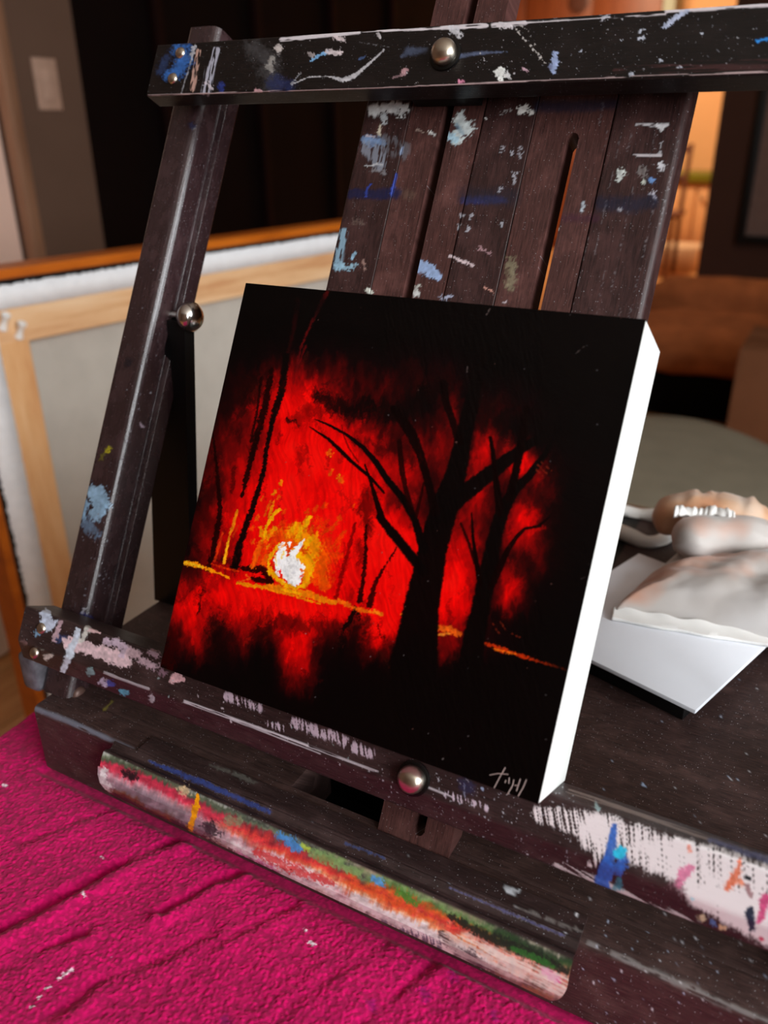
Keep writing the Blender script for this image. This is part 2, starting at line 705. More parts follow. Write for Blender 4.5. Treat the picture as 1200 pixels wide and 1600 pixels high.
# back wall with the framed picture; the room beyond is the lit kitchen
struct(box('wall_back', (-52.3, 480, FLOOR), (226, 492, CEIL), M['dark_wall']))
struct(box('baseboard_back', (-52, 478.6, FLOOR), (226, 480, FLOOR + 11), M['dark_wall'], None, 0.3))
struct(box('wall_lintel', (-200, 480, 128), (-52.3, 492, CEIL), M['dark_wall']))
struct(mobj('wall_kitchen', *join_data([
    box_data((-330, 800, FLOOR), (40, 808, CEIL)), box_data((30, 492, FLOOR), (40, 800, CEIL)), box_data((-330, 480, FLOOR), (-322, 800, CEIL)), box_data((-322, 480, FLOOR), (-200, 488, CEIL))]), M['peach']))
# right wall with the window opening
RX = 216.0
wy0, wy1, wz0, wz1 = -192, 22, 14, 148
struct(mobj('wall_right', *join_data([
    box_data((RX, -250, FLOOR), (RX + 10, wy0, CEIL)), box_data((RX, wy1, FLOOR), (RX + 10, 480, CEIL)),
    box_data((RX, wy0, FLOOR), (RX + 10, wy1, wz0)), box_data((RX, wy0, wz1), (RX + 10, wy1, CEIL))]), M['wall']))
wn = struct(mobj('window_1', *join_data([
    box_data((RX + 2, wy0, wz0), (RX + 7, wy0 + 5, wz1), 0.4), box_data((RX + 2, wy1 - 5, wz0), (RX + 7, wy1, wz1), 0.4),
    box_data((RX + 2, wy0, wz0), (RX + 7, wy1, wz0 + 5), 0.4), box_data((RX + 2, wy0, wz1 - 5), (RX + 7, wy1, wz1), 0.4),
    box_data((RX + 2, -87, wz0), (RX + 7, -83, wz1), 0.4)]), M['white_plastic'], None, 40))
box('window_sill', (RX - 6, wy0 - 4, wz0 - 3), (RX + 6, wy1 + 4, wz0), M['white_plastic'], wn, 0.4)

struct(box('wall_front', (WX - 10, -260, FLOOR), (RX + 10, -250, CEIL), M['wall']))

# light switch on the left wall
sc_ = on_x(72, 132, WX)
sw = thing('light_switch', (WX, sc_[1], sc_[2] - 5.8), 'pale rocker light switch plate on the greige wall beside the door trim', 'light switch')
box('switch_plate', (WX, sc_[1] - 3.7, sc_[2] - 5.8), (WX + 0.6, sc_[1] + 3.7, sc_[2] + 5.8), plain('switch plate plastic', (176, 142, 122), 0.5), sw, 0.25)
box('rocker', (WX + 0.5, sc_[1] - 1.7, sc_[2] - 3.3), (WX + 0.95, sc_[1] + 1.7, sc_[2] + 3.3), plain('switch rocker plastic', (184, 150, 130), 0.45), sw, 0.2)

# framed picture on the brown back wall
pf = thing('framed_picture', (-2, 479, -38), 'black framed picture with a plain grey mat hanging on the brown wall', 'picture')
FR = M['black']
for nm, lo, hi in (('frame_side', (-35, 476.5, -38), (-30.4, 480, 56)), ('frame_side', (26.4, 476.5, -38), (31, 480, 56)),
                   ('frame_rail', (-30.4, 476.5, -38), (26.4, 480, -33.4)), ('frame_rail', (-30.4, 476.5, 51.4), (26.4, 480, 56))):
    box(nm, lo, hi, FR, pf, 0.3)
box('mat', (-30.4, 478.4, -33.4), (26.4, 479.8, 51.4), plain('grey mauve mat', (120, 98, 92), 0.9), pf)

# kitchen seen through the opening
kc = thing('kitchen_cabinet', (-120, 770, FLOOR), 'peach kitchen cabinet with an olive green countertop beyond the doorway', 'cabinet')
zt = on_y(1100, 270, 745)[2]
zb = on_y(1100, 285, 745)[2]
box('body', (-140, 748, FLOOR + 14), (-60, 799, zb), M['peach'], kc, 0.6)
for x0 in (-140, -100):
    dr = box('cabinet_door', (x0 + 0.8, 745.5, FLOOR + 15), (x0 + 39, 748, zb - 2), plain('cabinet door paint', (222, 164, 110), 0.6), kc, 0.6)
    lathe('knob', [(0.8, 0), (0.8, 1.6), (1.6, 2.2), (1.4, 3.2)], (x0 + 5, 745.5, zb - 12), (0, -1, 0), M['brass'], dr, 14)
box('countertop', (-140.5, 742, zb), (-58, 799, zt), plain('olive countertop', (112, 106, 22), 0.35), kc, 0.8)
box('plinth', (-140, 752, FLOOR), (-60, 799, FLOOR + 14), M['peach'], kc)
lstep = box('wooden_step', (-176, 690, FLOOR), (-84, 730, FLOOR + 17), plain('pale step paint', (240, 206, 168), 0.5), None, 2.0)
tag(lstep, 'low pale wooden step standing on the orange floor before the cabinet', 'step')
cup = thing('tall_cupboard', (-235, 790, FLOOR), 'tall orange brown wooden cupboard with round ornament and sage edge panel', 'cupboard')
ow = grained('honey cupboard wood', (96, 46, 20), (120, 60, 28), (134, 72, 36), (4, 4, 0.7), 0.5)
box('body', (-330 + 9, 772, FLOOR), (-150, 799, 158), ow, cup)
for a, b in ((-320, -268), (-266, -209), (-207, -151)):
    box('lower_door', (a, 769.5, FLOOR + 8), (b, 772, 18), ow, cup, 0.8)
    cd = box('cupboard_door', (a, 769.5, 21), (b, 772, 157), ow, cup, 0.8)
    lathe('knob', [(0.9, 0), (0.9, 1.6), (1.8, 2.2), (1.5, 3.4)], (b - 6, 769.5, 30), (0, -1, 0), M['brass'], cd, 14)
box('edge_panel', (-150, 768, FLOOR), (-141, 799, 158), plain('sage edge paint', (150, 150, 130), 0.7), cup)
kn = on_y(905, 2, 769.5)
lathe('wooden_ornament', [(0.5, 0), (8.6, 0.1), (9.0, 1.2), (7.2, 1.6), (6.8, 0.9), (0.3, 1.1)], (kn[0], 769.4, kn[2]), (0, -1, 0), plain('dark ornament wood', (74, 34, 16), 0.5), cup)

# dining chair leaning tone beyond the opening (thin back, slanted rear legs)
ch = thing('kitchen_chair', (-110, 650, FLOOR), 'small brown wooden chair with slanted back posts in the lit kitchen', 'chair')
cw_ = plain('brown chair wood', (110, 66, 48), 0.5)
box('seat', (-134, 640, FLOOR + 42), (-96, 680, FLOOR + 46), cw_, ch, 1.0)
for lx in (-132, -99):
    V, F = tube_data([(lx, 676, FLOOR), (lx, 674, FLOOR + 45), (lx, 684, FLOOR + 92)], 1.7, 8)
    mobj('back_post', V, F, cw_, ch, 50)
    V, F = tube_data([(lx, 642, FLOOR), (lx, 644, FLOOR + 43)], 1.7, 8)
    mobj('leg', V, F, cw_, ch, 50)
for z in (66, 86):
    box('back_rail', (-132, 678 + (z - 66) * 0.2, FLOOR + z), (-99, 680.5 + (z - 66) * 0.2, FLOOR + z + 5), cw_, ch, 0.5)


def lump_data(c, half, n=40, p=3.0, amp=0.0, fs=0.1, seed=0, rot=0.0):
    """soft superellipsoid with cloth lumps"""
    V, F = [], []
    m = n // 2
    for i in range(m + 1):
        ph = -PI / 2 + PI * i / m
        for k in range(n):
            th = 2 * PI * k / n
            f = lambda v: math.copysign(abs(v) ** (2 / p), v)
            d = np.array([f(math.cos(ph)) * f(math.cos(th)), f(math.cos(ph)) * f(math.sin(th)), f(math.sin(ph))])
            V.append(d * half)
    V = np.array(V)
    if amp:
        q = fbm(V[:, 0] * fs + 31 + V[:, 2] * fs * 0.7, V[:, 1] * fs + 17 + V[:, 2] * fs * 0.9, seed, 3) - 0.5
        V = V * (1 + amp * q[:, None] * 2)
    cr, sr = math.cos(rot), math.sin(rot)
    V = V @ np.array([[cr, sr, 0], [-sr, cr, 0], [0, 0, 1]]) + np.asarray(c)
    for i in range(m):
        for k in range(n):
            k2 = (k + 1) % n
            F.append([i * n + k, i * n + k2, (i + 1) * n + k2, (i + 1) * n + k])
    return V, F


# rust coloured chaise, cardboard box and sage stool behind the table
cz = on_y(1080, 618, 300)[2]
cs = thing('chaise', (-10, 340, FLOOR), 'low rust brown upholstered chaise with soft lumpy cushions near the brown wall', 'chaise')
rust = plain('rust velvet', (168, 98, 58), 0.95, 0, 0.3, 9, 0.1, 0.3)
box('base', (-60, 306, FLOOR + 0.02), (88, 376, cz + 6), plain('chaise shadow black', (12, 9, 8), 0.95, 0, 0.1, 20, 0.1), cs, 1.5)  # black plinth stands in for the shadow under the chaise
V, F = lump_data((-18, 341, cz + 12), (46, 38, 8.5), 48, 3.4, 0.10, 0.07, 3)
mobj('seat_cushion', V, F, rust, cs, 60)
V, F = lump_data((60, 341, cz + 12), (32, 38, 9), 40, 3.4, 0.10, 0.07, 5)
mobj('seat_cushion', V, F, rust, cs, 60)
V, F = lump_data((-6, 386, cz + 19), (60, 9, 12), 40, 3.0, 0.12, 0.06, 8)
mobj('bolster', V, F, rust, cs, 60)
bl = on_y(1146, 600, 250)
bt = on_y(1160, 546, 250)
cb = thing('cardboard_box', (bl[0] + 22, 268, FLOOR), 'closed brown cardboard box standing in front of the rust chaise', 'box')
cbm = plain('cardboard', (128, 84, 58), 0.9, 0, 0.06, 12, 0.1)
box('carton', (bl[0], 250, FLOOR), (bl[0] + 44, 286, bt[2]), cbm, cb, 0.4)
box('flap', (bl[0] + 0.3, 250.2, bt[2] - 0.1), (bl[0] + 43.7, 267.8, bt[2] + 0.35), cbm, cb, 0.1)
box('flap', (bl[0] + 0.3, 268.2, bt[2] - 0.1), (bl[0] + 43.7, 285.8, bt[2] + 0.35), cbm, cb, 0.1)

st = thing('upholstered_stool', (-4, 136, FLOOR), 'sage grey upholstered square stool with rounded corners behind the table', 'stool')
sage = plain('sage upholstery', (138, 130, 112), 0.95, 0, 0.10, 14, 0.15, 0.2)
V, F = lump_data((-4.5, 135, -46), (33, 33, 7.2), 64, 3.6, 0.015, 0.05, 2, math.radians(46))
mobj('seat_cushion', V, F, sage, st, 60)
V, F = box_data((-27, -27, -4), (27, 27, 0), 1)
cr, sr = math.cos(math.radians(46)), math.sin(math.radians(46))
V = V @ np.array([[cr, sr, 0], [-sr, cr, 0], [0, 0, 1]]) + np.array([-4.5, 135, -51])
mobj('seat_frame', V, F, cw_, st, 40)
for k in range(4):
    a = math.radians(46 + 45 + 90 * k)
    p = np.array([-4.5 + 33 * math.cos(a), 135 + 33 * math.sin(a), 0])
    lathe('leg', [(1.4, 0), (2.2, 54 - (0) - 22), (2.3, 30)], (p[0], p[1], FLOOR), (0, 0, 1), cw_, st, 14)

bc = on_h(-52, 1003, FLOOR)
bn = thing('storage_bin', (bc[0], bc[1], FLOOR), 'cream rounded storage bin on the wooden floor beside the framed canvas', 'bin')
crm = plain('cream bin plastic', (250, 218, 194), 0.6)
lathe('bucket', [(10.5, 0), (12.6, 0.8), (13.2, 12), (13.6, 17), (13.2, 17.2), (12.6, 12), (11, 1.5)], (bc[0], bc[1], FLOOR), (0, 0, 1), crm, bn, 40)
lathe('rim', [(13.3, 16.6), (14.1, 16.8), (14.1, 17.8), (13.0, 18.1), (12.9, 17.0)], (bc[0], bc[1], FLOOR), (0, 0, 1), crm, bn, 40)

# ------------------------------------------------------------------ big framed canvas seen from behind
CH = 5.0
c0 = on_h(-97, 433, CH)
c1 = on_h(530, 348, CH)
e1 = c1 - c0
e1[2] = 0
e1 /= np.linalg.norm(e1)
nrm = np.array([e1[1], -e1[0], 0])       # towards the table
LEN = 96.0


def cv(u, v, w):
    """u along the canvas, v height above floor, w towards us"""
    return c0 * [1, 1, 0] + e1 * u + nrm * w + np.array([0, 0, FLOOR + v])


def cbox(name, u0, u1, v0, v1, w0, w1, mat, parent, r=0.15):
    V, F = box_data((u0, v0, w0), (u1, v1, w1), r, 1)
    V = np.array([cv(*p) for p in V])
    return mobj(name, V, [f[::-1] for f in F], mat, parent, 40)


HC = CH - FLOOR
fc = thing('framed_canvas', cv(LEN / 2, 0, -1), 'large stretched canvas seen from behind in an orange wooden frame', 'canvas')
FW = 1.15
cbox('frame_rail', 0, LEN, HC - FW, HC, -4, 0.6, M['orange_wood'], fc)
cbox('frame_rail', 0, LEN, 0, FW, -4, 0.6, M['orange_wood'], fc)
cbox('frame_stile', 0, FW, FW, HC - FW, -4, 0.6, M['orange_wood'], fc)
cbox('frame_stile', LEN - FW, LEN, FW, HC - FW, -4, 0.6, M['orange_wood'], fc)
i0, i1, j0, j1 = FW + 0.2, LEN - FW - 0.2, FW + 0.2, HC - FW - 0.2
SWB = 7.2
cbox('stretcher_bar', i0, i1, j1 - SWB, j1, -2.2, 0.0, M['pine_h'], fc)
cbox('stretcher_bar', i0, i1, j0, j0 + SWB, -2.2, 0.0, M['pine_h'], fc)
cbox('stretcher_bar', i0, i0 + SWB + 0.4, j0 + SWB, j1 - SWB + 0.4, -2.2, 0.03, M['pine'], fc)
cbox('stretcher_bar', i1 - SWB, i1, j0 + SWB, j1 - SWB + 0.4, -2.2, 0.03, M['pine'], fc)
cbox('canvas_back', i0 + 0.2, i1 - 0.2, j0 + 0.2, j1 - 0.2, -2.5, -2.0, M['linen'], fc, 0)
cbox('dark_rebate', FW, LEN - FW, j0 - 0.2, j1 + 0.2, -3.8, -2.6, M['black'], fc, 0)


def fold(u0, v0, u1, v1, du, dv, n, seed):
    """strip of canvas turned over the bar; ragged black painted edge then white"""
    for nm, a, b, mat, w in (('canvas_fold', 0.0, 1.0, M['canvas_white'], 0.12), ('painted_edge', -0.06, 0.12, M['black'], 0.17)):
        V, F = [], []
        for k in range(n + 1):
            t = k / n
            for q in (a, b):
                jit = (vn(np.array([k * 0.9]), np.array([q * 3.0 + 2]), seed)[0] - 0.5) * (0.13 if nm == 'painted_edge' and q == b else 0.02)
                qq = q + jit
                V.append(cv(u0 + (u1 - u0) * t + du * qq, v0 + (v1 - v0) * t + dv * qq, w + 0.06 * (vn(np.array([k * 0.13]), np.array([q]), seed + 5)[0])))
        for k in range(n):
            F.append([2 * k, 2 * k + 1, 2 * k + 3, 2 * k + 2])
        o = mobj(nm, V, F, mat, fc, 40)
        md = o.modifiers.new('thick', 'SOLIDIFY')
        md.thickness = 0.0008
        md.offset = 0


fold(i0, j1, i1, j1, 0, -3.1, 520, 4)
fold(i0, j0, i0, j1, 3.7, 0, 520, 9)
for (pu, pv) in ((4, 514), (29, 527)):
    d = ray(pu, pv)
    k = ((cv(0, 0, 0.05) - CW) @ nrm) / (d @ nrm)
    base = CW + d * k
    ax = nrm * 0.55 + e1 * 0.15 + np.array([0, 0, 1.0])
    V, F = lathe_data([(0.5, 0), (0.5, 0.2), (0.36, 0.4), (0.34, 1.5), (0.5, 1.7), (0.5, 2.0)], base, ax, 16)
    o = mobj('push_pin', V, F, M['white_plastic'], None, 50)
    tag(o, 'white plastic push pin stuck in the corner of the pine stretcher', 'push pin', 'push pins in the stretcher corner')

# ================================================================== TABLE AND CLOTH
TT = -9.6
tb = thing('table', (24, 4, FLOOR), 'wooden table carrying the easel under a magenta towel', 'table')
box('table_top', (-12.4, -38, TT - 2.6), (62, 46, TT), M['table'], tb, 0.5)
for lx in (-9, 55):
    for ly in (-34, 38):
        box('leg', (lx, ly, FLOOR), (lx + 5, ly + 5, TT - 2.5), M['table'], tb, 0.4)
box('apron', (-8, -33, TT - 9), (59, -31, TT - 2.5), M['table'], tb)
box('apron', (-8, 40, TT - 9), (59, 42, TT - 2.5), M['table'], tb)


def worley(x, y, cell, seed):
    gx, gy = np.floor(x / cell), np.floor(y / cell)
    best = np.full(x.shape, 9.0)
    rid = np.zeros(x.shape)
    for a in (-1, 0, 1):
        for b in (-1, 0, 1):
            cx, cy = gx + a, gy + b
            jx, jy = cx + _h(cx, cy, seed), cy + _h(cx, cy, seed + 1)
            d = np.hypot(x / cell - jx, y / cell - jy)
            h = _h(cx, cy, seed + 2)
            rid = np.where(d < best, h, rid)
            best = np.minimum(best, d)
    return best, rid


def towel():
    xs = np.concatenate([np.linspace(-19, -13.0, 30)[:-1], np.arange(-13.0, 19.0, 0.05), np.linspace(19, 48, 60)])
    ys = np.concatenate([np.linspace(-30, -10.6, 40)[:-1], np.arange(-10.6, 0.6, 0.05), np.arange(0.6, 9, 0.12)])
    X, Y = np.meshgrid(xs, ys, indexing='ij')
    d, rid = worley(X + 0.04 * np.sin(Y * 9), Y + 0.04 * np.sin(X * 7), 0.125, 5)
    loop = np.clip(1 - d * d * 1.2, 0, 1) * (0.03 + 0.05 * rid)
    Z = np.full(X.shape, -9.16) + loop
    Z += 0.16 * (fbm(X * 0.35 + 3, Y * 0.35, 2, 3) - 0.5) + 0.05 * (fbm(X * 1.7, Y * 1.7, 8, 2) - 0.5)
    # soft creases between folds
    for pts, dep, wd in (([(0, 1448), (110, 1390), (200, 1338), (285, 1302)], 0.34, 0.22), ([(0, 1512), (60, 1482), (130, 1455)], 0.22, 0.15),
                         ([(60, 1600), (150, 1530), (260, 1490), (330, 1455)], 0.20, 0.20), ([(255, 1420), (330, 1375), (390, 1350)], 0.22, 0.16),
                         ([(330, 1480), (400, 1440), (460, 1410)], 0.16, 0.14), ([(560, 1600), (640, 1530), (680, 1500)], 0.14, 0.16),
                         ([(430, 1590), (520, 1520), (600, 1470)], 0.10, 0.18), ([(0, 1330), (90, 1290), (170, 1262)], 0.10, 0.2)):
        P = np.array([on_h(u, v, -9)[:2] for u, v in pts])
        best = np.full(X.shape, 9.0)
        side = np.zeros(X.shape)
        for i in range(len(P) - 1):
            dv = P[i + 1] - P[i]
            t = np.clip(((X - P[i, 0]) * dv[0] + (Y - P[i, 1]) * dv[1]) / (dv @ dv), 0, 1)
            ex, ey = X - P[i, 0] - t * dv[0], Y - P[i, 1] - t * dv[1]
            q = np.hypot(ex, ey)
            sg = np.sign(ex * dv[1] - ey * dv[0])
            side = np.where(q < best, sg, side)
            best = np.minimum(best, q)
        best = best + 0.15 * (fbm(X * 1.5, Y * 1.5, 3, 2) - 0.5)
        amp = dep * 0.62 * np.clip(2.4 * fbm(X * 0.7, Y * 0.7, 33, 2) - 0.55, 0.05, 1.4)
        wd = wd * 1.25
        Z += -amp * np.exp(-(best / wd) ** 2) + amp * 0.7 * np.exp(-((best * side - wd * 2.2) / (wd * 1.6)) ** 2)
    # pressed flat below the box
    under = sst(-0.25, 0.15, Y) * sst(-9.4, -8.9, X)
    Z = Z * (1 - under) + (-9.3) * under
    # falls over the left edge of the table, and lies flat at its hems
    over = X < -12.75
    t = np.clip(-12.75 - X, 0, 6.3)
    Xn = np.where(over, -12.75 - 0.5 * np.sin(np.minimum(t, 1.0) * PI / 2), X)
    Z = np.where(over, Z - 0.6 * (1 - np.cos(np.minimum(t, 1.0) * PI / 2)) - np.maximum(t - 1.0, 0) * 1.5, Z)
    edge = np.maximum(sst(8.6, 9.0, Y), sst(-29.6, -30, Y))
    Z = np.where(over, Z, Z * (1 - edge) + (TT + 0.03) * edge)
    V = np.stack([Xn, Y, Z], -1).reshape(-1, 3)
    nx, ny = X.shape
    i, j = np.meshgrid(np.arange(nx - 1), np.arange(ny - 1), indexing='ij')
    F = np.stack([i * ny + j, (i + 1) * ny + j, (i + 1) * ny + j + 1, i * ny + j + 1], -1).reshape(-1, 4)
    pt = Paint(proj(V))
    base = np.array([210, 4, 98.0])
    tone = 0.82 + 0.5 * (rid.ravel() - 0.35) * 0.5
    pt.c[:] = base * tone[:, None]
    pt.c[:, 1] = 4
    pt.a[:] = 1
    for p, w in (([(93, 1528), (104, 1520), (112, 1516)], 6), ([(72, 1545), (78, 1542)], 4), ([(60, 1560), (64, 1556)], 3), ([(48, 1574), (52, 1572)], 3),
                 ([(129, 1394), (132, 1400)], 4), ([(483, 1472), (491, 1475)], 5), ([(475, 1452), (477, 1454)], 4), ([(6, 1226), (9, 1228)], 5), ([(158, 1338), (160, 1340)], 4), ([(174, 1494), (175, 1497)], 2)):
        pt.stroke(p, w, (232, 226, 226), 0.95, 0.4, 0.4, 0.4)
    for p in ((705, 1520), (580, 1568), (770, 1585), (350, 1592), (660, 1548)):
        pt.stroke([p, (p[0] + 6, p[1] + 10)], 14, (96, 10, 92), 0.4, 0.6, 0.6, 0.2)
    t = NT('magenta terry')
    at = t.add('ShaderNodeAttribute', attribute_name='paint')
    t.link(at.outputs['Color'], t.b.inputs['Base Color'])
    t.b.inputs['Roughness'].default_value = 0.95
    t.b.inputs['Specular IOR Level'].default_value = 0.15
    t.b.inputs['Sheen Weight'].default_value = 0.12
    o = mobj('towel', V, F, t.m, None, 180, pt.out())
    tag(o, 'magenta terry towel with soft creases and white paint specks spread on the table', 'towel')


towel()

# ================================================================== THE EASEL
EA = thing('tabletop_easel', (7.8, 12, -9), 'dark stained wooden tabletop box easel splattered with dried paint', 'easel')
ZS = -3.70           # front of the slats
BT = -5.40           # top of the box
WHT = (226, 222, 222)
PNK = (222, 186, 192)
LBL = (150, 186, 220)


# --- box
def p_box(pt):
    pt.stroke([(855, 1581), (872, 1588)], 8, (196, 176, 40), 0.8, 0.5, 0.5, 0.2)
    pt.dots(160, (900, 1400, 1200, 1600), 0.4, 1.8, [(214, 214, 222), (180, 190, 214)], 4)
    pt.dots(60, (300, 1150, 720, 1330), 0.3, 1.3, [(200, 200, 206)], 5)
    pt.dots(60, (900, 1060, 1200, 1320), 0.4, 1.6, [(170, 180, 200), (200, 200, 206)], 6)
    pt.stroke([(1003, 1224), (1009, 1228)], 4, (170, 190, 220))
    pt.stroke([(162, 1110), (176, 1096)], 4, (150, 140, 60), 0.7)
    pt.dry([(52, 1106), (110, 1128), (235, 1184)], [10, 12, 8], (130, 136, 152), 25, 0.35, 0.02, 0.42, 0.55, 0.7, 0.3)  # bluish sheen of the rounded left edge, put into the colour
    pt.dry([(920, 1474), (1060, 1536), (1215, 1606)], [12, 15, 16], (150, 146, 144), 24, 0.4, 0.03, 0.48, 0.5, 0.7, 0.5)  # dust plus the edge highlight, both painted in pale grey


prof = rounded([(0.30, BT, True), (0.30, -9.05, True), (1.7, -9.05, False), (1.7, BT, True)], [0.32, 0.1, 0.02, 0.02])
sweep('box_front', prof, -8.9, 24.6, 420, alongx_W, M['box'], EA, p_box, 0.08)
hx0, hx1, hy0, hy1 = 4.6, 11.4, 1.7, 4.6


def wood_slab(name, lo, hi, mat, parent, r=0.08, paintfn=None, along=0):
    lo, hi = np.array(lo, float), np.array(hi, float)
    if along == 0:
        return sweep(name, rounded([(lo[1], hi[2], True), (lo[1], lo[2], False), (hi[1], lo[2], False), (hi[1], hi[2], True)], r),
                     lo[0], hi[0], max(2, int((hi[0] - lo[0]) / 0.12)), alongx_W, mat, parent, paintfn, 0.12)


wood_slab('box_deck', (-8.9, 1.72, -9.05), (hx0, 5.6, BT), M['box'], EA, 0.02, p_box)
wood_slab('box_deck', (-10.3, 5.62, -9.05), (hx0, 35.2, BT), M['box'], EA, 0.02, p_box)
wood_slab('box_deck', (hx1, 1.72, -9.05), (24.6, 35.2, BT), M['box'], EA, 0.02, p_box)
wood_slab('box_deck', (hx0, hy1, -9.05), (hx1, 35.2, BT), M['box'], EA, 0.02)
box('well_floor', (hx0, hy0, -9.0), (hx1, hy1, -8.2), M['black'], EA)


# --- drawer pull: a rounded moulding wiped full of paint
def p_pull(pt):
    n = pt.x
    # coordinate across the front: 0 upper lip, 1 lower edge (photo lines)
    t0 = 1174 + (pt.x - 162) * (1499 - 1174) / (894 - 162)
    t1 = 1236 + (pt.x - 162) * (1580 - 1236) / (858 - 162)
    v = (pt.y - t0) / (t1 - t0)
    u = (pt.x - 160) / 735
    al = sst(-0.02, 0.04, v)
    n1 = fbm(pt.x * 0.03, pt.y * 0.05, 3, 4)
    n2 = fbm(pt.x * 0.35 + pt.y * 0.1, pt.y * 0.05 - pt.x * 0.02, 6, 3)
    n3 = fbm(pt.x * 0.12, pt.y * 0.16, 9, 4)
    vv = v + (n1 - 0.5) * 0.35 + (n2 - 0.5) * 0.18
    stops = [-0.1, 0.04, 0.12, 0.22, 0.36, 0.50, 0.62, 0.80, 0.95, 1.05]
    left = np.array([(205, 205, 200), (96, 104, 84), (78, 84, 64), (190, 50, 74), (206, 60, 84), (200, 150, 160), (150, 130, 140), (120, 110, 116), (110, 66, 36), (58, 44, 38)], float)
    mid = np.array([(150, 150, 140), (70, 72, 64), (96, 110, 88), (140, 50, 56), (216, 62, 58), (218, 100, 70), (230, 190, 196), (246, 246, 244), (226, 226, 222), (92, 78, 62)], float)
    right = np.array([(150, 130, 110), (120, 136, 92), (96, 128, 70), (196, 90, 40), (208, 60, 54), (232, 150, 100), (248, 244, 240), (250, 250, 246), (206, 200, 190), (100, 84, 60)], float)
    far = np.array([(190, 180, 160), (52, 62, 46), (40, 66, 36), (70, 80, 50), (212, 130, 110), (230, 190, 176), (206, 176, 164), (120, 104, 92), (160, 120, 76), (60, 50, 42)], float)
    cols = np.zeros((len(v), 3))
    for k in range(3):
        L = np.interp(vv, stops, left[:, k])
        Mm = np.interp(vv, stops, mid[:, k])
        Rr = np.interp(vv, stops, right[:, k])
        Ff = np.interp(vv, stops, far[:, k])
        uu = u + (n1 - 0.5) * 0.25
        w1, w2, w3 = sst(0.16, 0.34, uu), sst(0.42, 0.52, uu), sst(0.76, 0.86, uu)
        q = L * (1 - w1) + Mm * w1
        q = q * (1 - w2) + Rr * w2
        cols[:, k] = q * (1 - w3) + Ff * w3
    cols *= (0.72 + 0.56 * n3)[:, None]
    pt.c[:] = cols
    pt.a[:] = al * sst(0.14, 0.26, fbm(pt.x * 0.09, pt.y * 0.12, 21, 4) + 0.05)
    S = pt.stroke
    S([(162, 1205), (158, 1222), (170, 1230)], 14, (226, 224, 224), 0.95, 0.5, 0.5)
    S([(196, 1208), (208, 1214)], 16, (22, 20, 22), 0.9, 0.5, 0.5)
    S([(309, 1243), (306, 1262), (303, 1276)], [5, 13, 9], (232, 152, 8), 1, 0.2, 0.35, 0.3)
    S([(303, 1276), (298, 1290), (294, 1302)], [8, 12, 10], (236, 160, 8), 1, 0.2, 0.35, 0.3)
    S([(345, 1330), (348, 1332)], 8, (236, 104, 16), 1, 0.3, 0.4)
    S([(215, 1262), (235, 1276)], 9, (170, 84, 22), 0.8, 0.5, 0.5)
    S([(258, 1282), (266, 1290)], 8, (176, 84, 24), 0.8, 0.5, 0.5)
    S([(283, 1232), (290, 1238)], 14, (210, 180, 140), 0.9, 0.5, 0.6)
    S([(324, 1290), (334, 1302)], 22, (30, 32, 36), 0.8, 0.6, 0.6)
    S([(270, 1290), (288, 1298)], 18, (28, 30, 34), 0.75, 0.6, 0.6)
    S([(356, 1280), (372, 1285)], 14, (128, 140, 104), 0.8, 0.6, 0.6)
    S([(438, 1306), (452, 1316), (468, 1326)], [14, 20, 12], (74, 140, 206), 0.95, 0.5, 0.6)
    S([(474, 1322), (482, 1328)], 9, (168, 190, 70), 0.9, 0.5, 0.5)
    S([(488, 1332), (520, 1346), (560, 1366)], [14, 16, 12], (126, 156, 96), 0.85, 0.6, 0.6)
    S([(586, 1374), (596, 1380)], 14, (84, 146, 204), 0.95, 0.5, 0.5)
    S([(622, 1394), (650, 1412)], 12, (74, 130, 48), 0.9, 0.5, 0.6)
    S([(400, 1330), (440, 1350), (520, 1380)], [10, 16, 10], (222, 44, 40), 0.7, 0.6, 0.7)
    S([(540, 1378), (600, 1404), (680, 1440)], [10, 14, 8], (228, 96, 40), 0.7, 0.6, 0.7)
    S([(370, 1336), (400, 1350), (430, 1362)], [10, 14, 10], (214, 120, 176), 0.7, 0.6, 0.7)
    S([(700, 1430), (760, 1462), (850, 1500), (885, 1520)], [10, 18, 20, 12], (26, 34, 28), 0.9, 0.5, 0.6)
    S([(800, 1482), (842, 1500), (866, 1512)], [6, 12, 8], (44, 104, 40), 0.85, 0.5, 0.6)
    S([(852, 1518), (872, 1532)], [14, 12], (210, 52, 140), 0.85, 0.6, 0.5)
    S([(690, 1458), (698, 1470), (712, 1482)], [10, 16, 10], (70, 62, 62), 0.85, 0.5, 0.6)
    S([(716, 1488), (740, 1500), (770, 1516)], [18, 22, 8], (48, 46, 50), 0.8, 0.6, 0.6)
    S([(650, 1478), (700, 1502), (760, 1532)], [8, 9, 8], (178, 146, 104), 0.9, 0.5, 0.5)
    S([(612, 1466), (640, 1478)], 9, (224, 224, 226), 0.9, 0.5, 0.5)
    S([(786, 1544), (816, 1560)], [8, 8], (222, 222, 222), 0.9, 0.5, 0.5)
    S([(820, 1545), (858, 1562)], [14, 16], (172, 128, 84), 0.7, 0.6, 0.6)
    pt.dry([(450, 1392), (560, 1440), (680, 1480)], 30, (40, 52, 84), 80, 0.55, 0.06, 0.58, 0.7)
    pt.dry([(380, 1352), (470, 1392), (560, 1432)], 26, (240, 238, 236), 70, 0.5, 0.06, 0.46, 0.9)
    pt.dry([(700, 1470), (800, 1510), (880, 1540)], 40, (238, 230, 222), 28, 0.5, 0.04, 0.52, 0.7)
    # dark worn lower roll
    S([(170, 1240), (420, 1362), (640, 1482), (850, 1584)], 9, (40, 33, 30), 0.85, 0.5, 0.5)
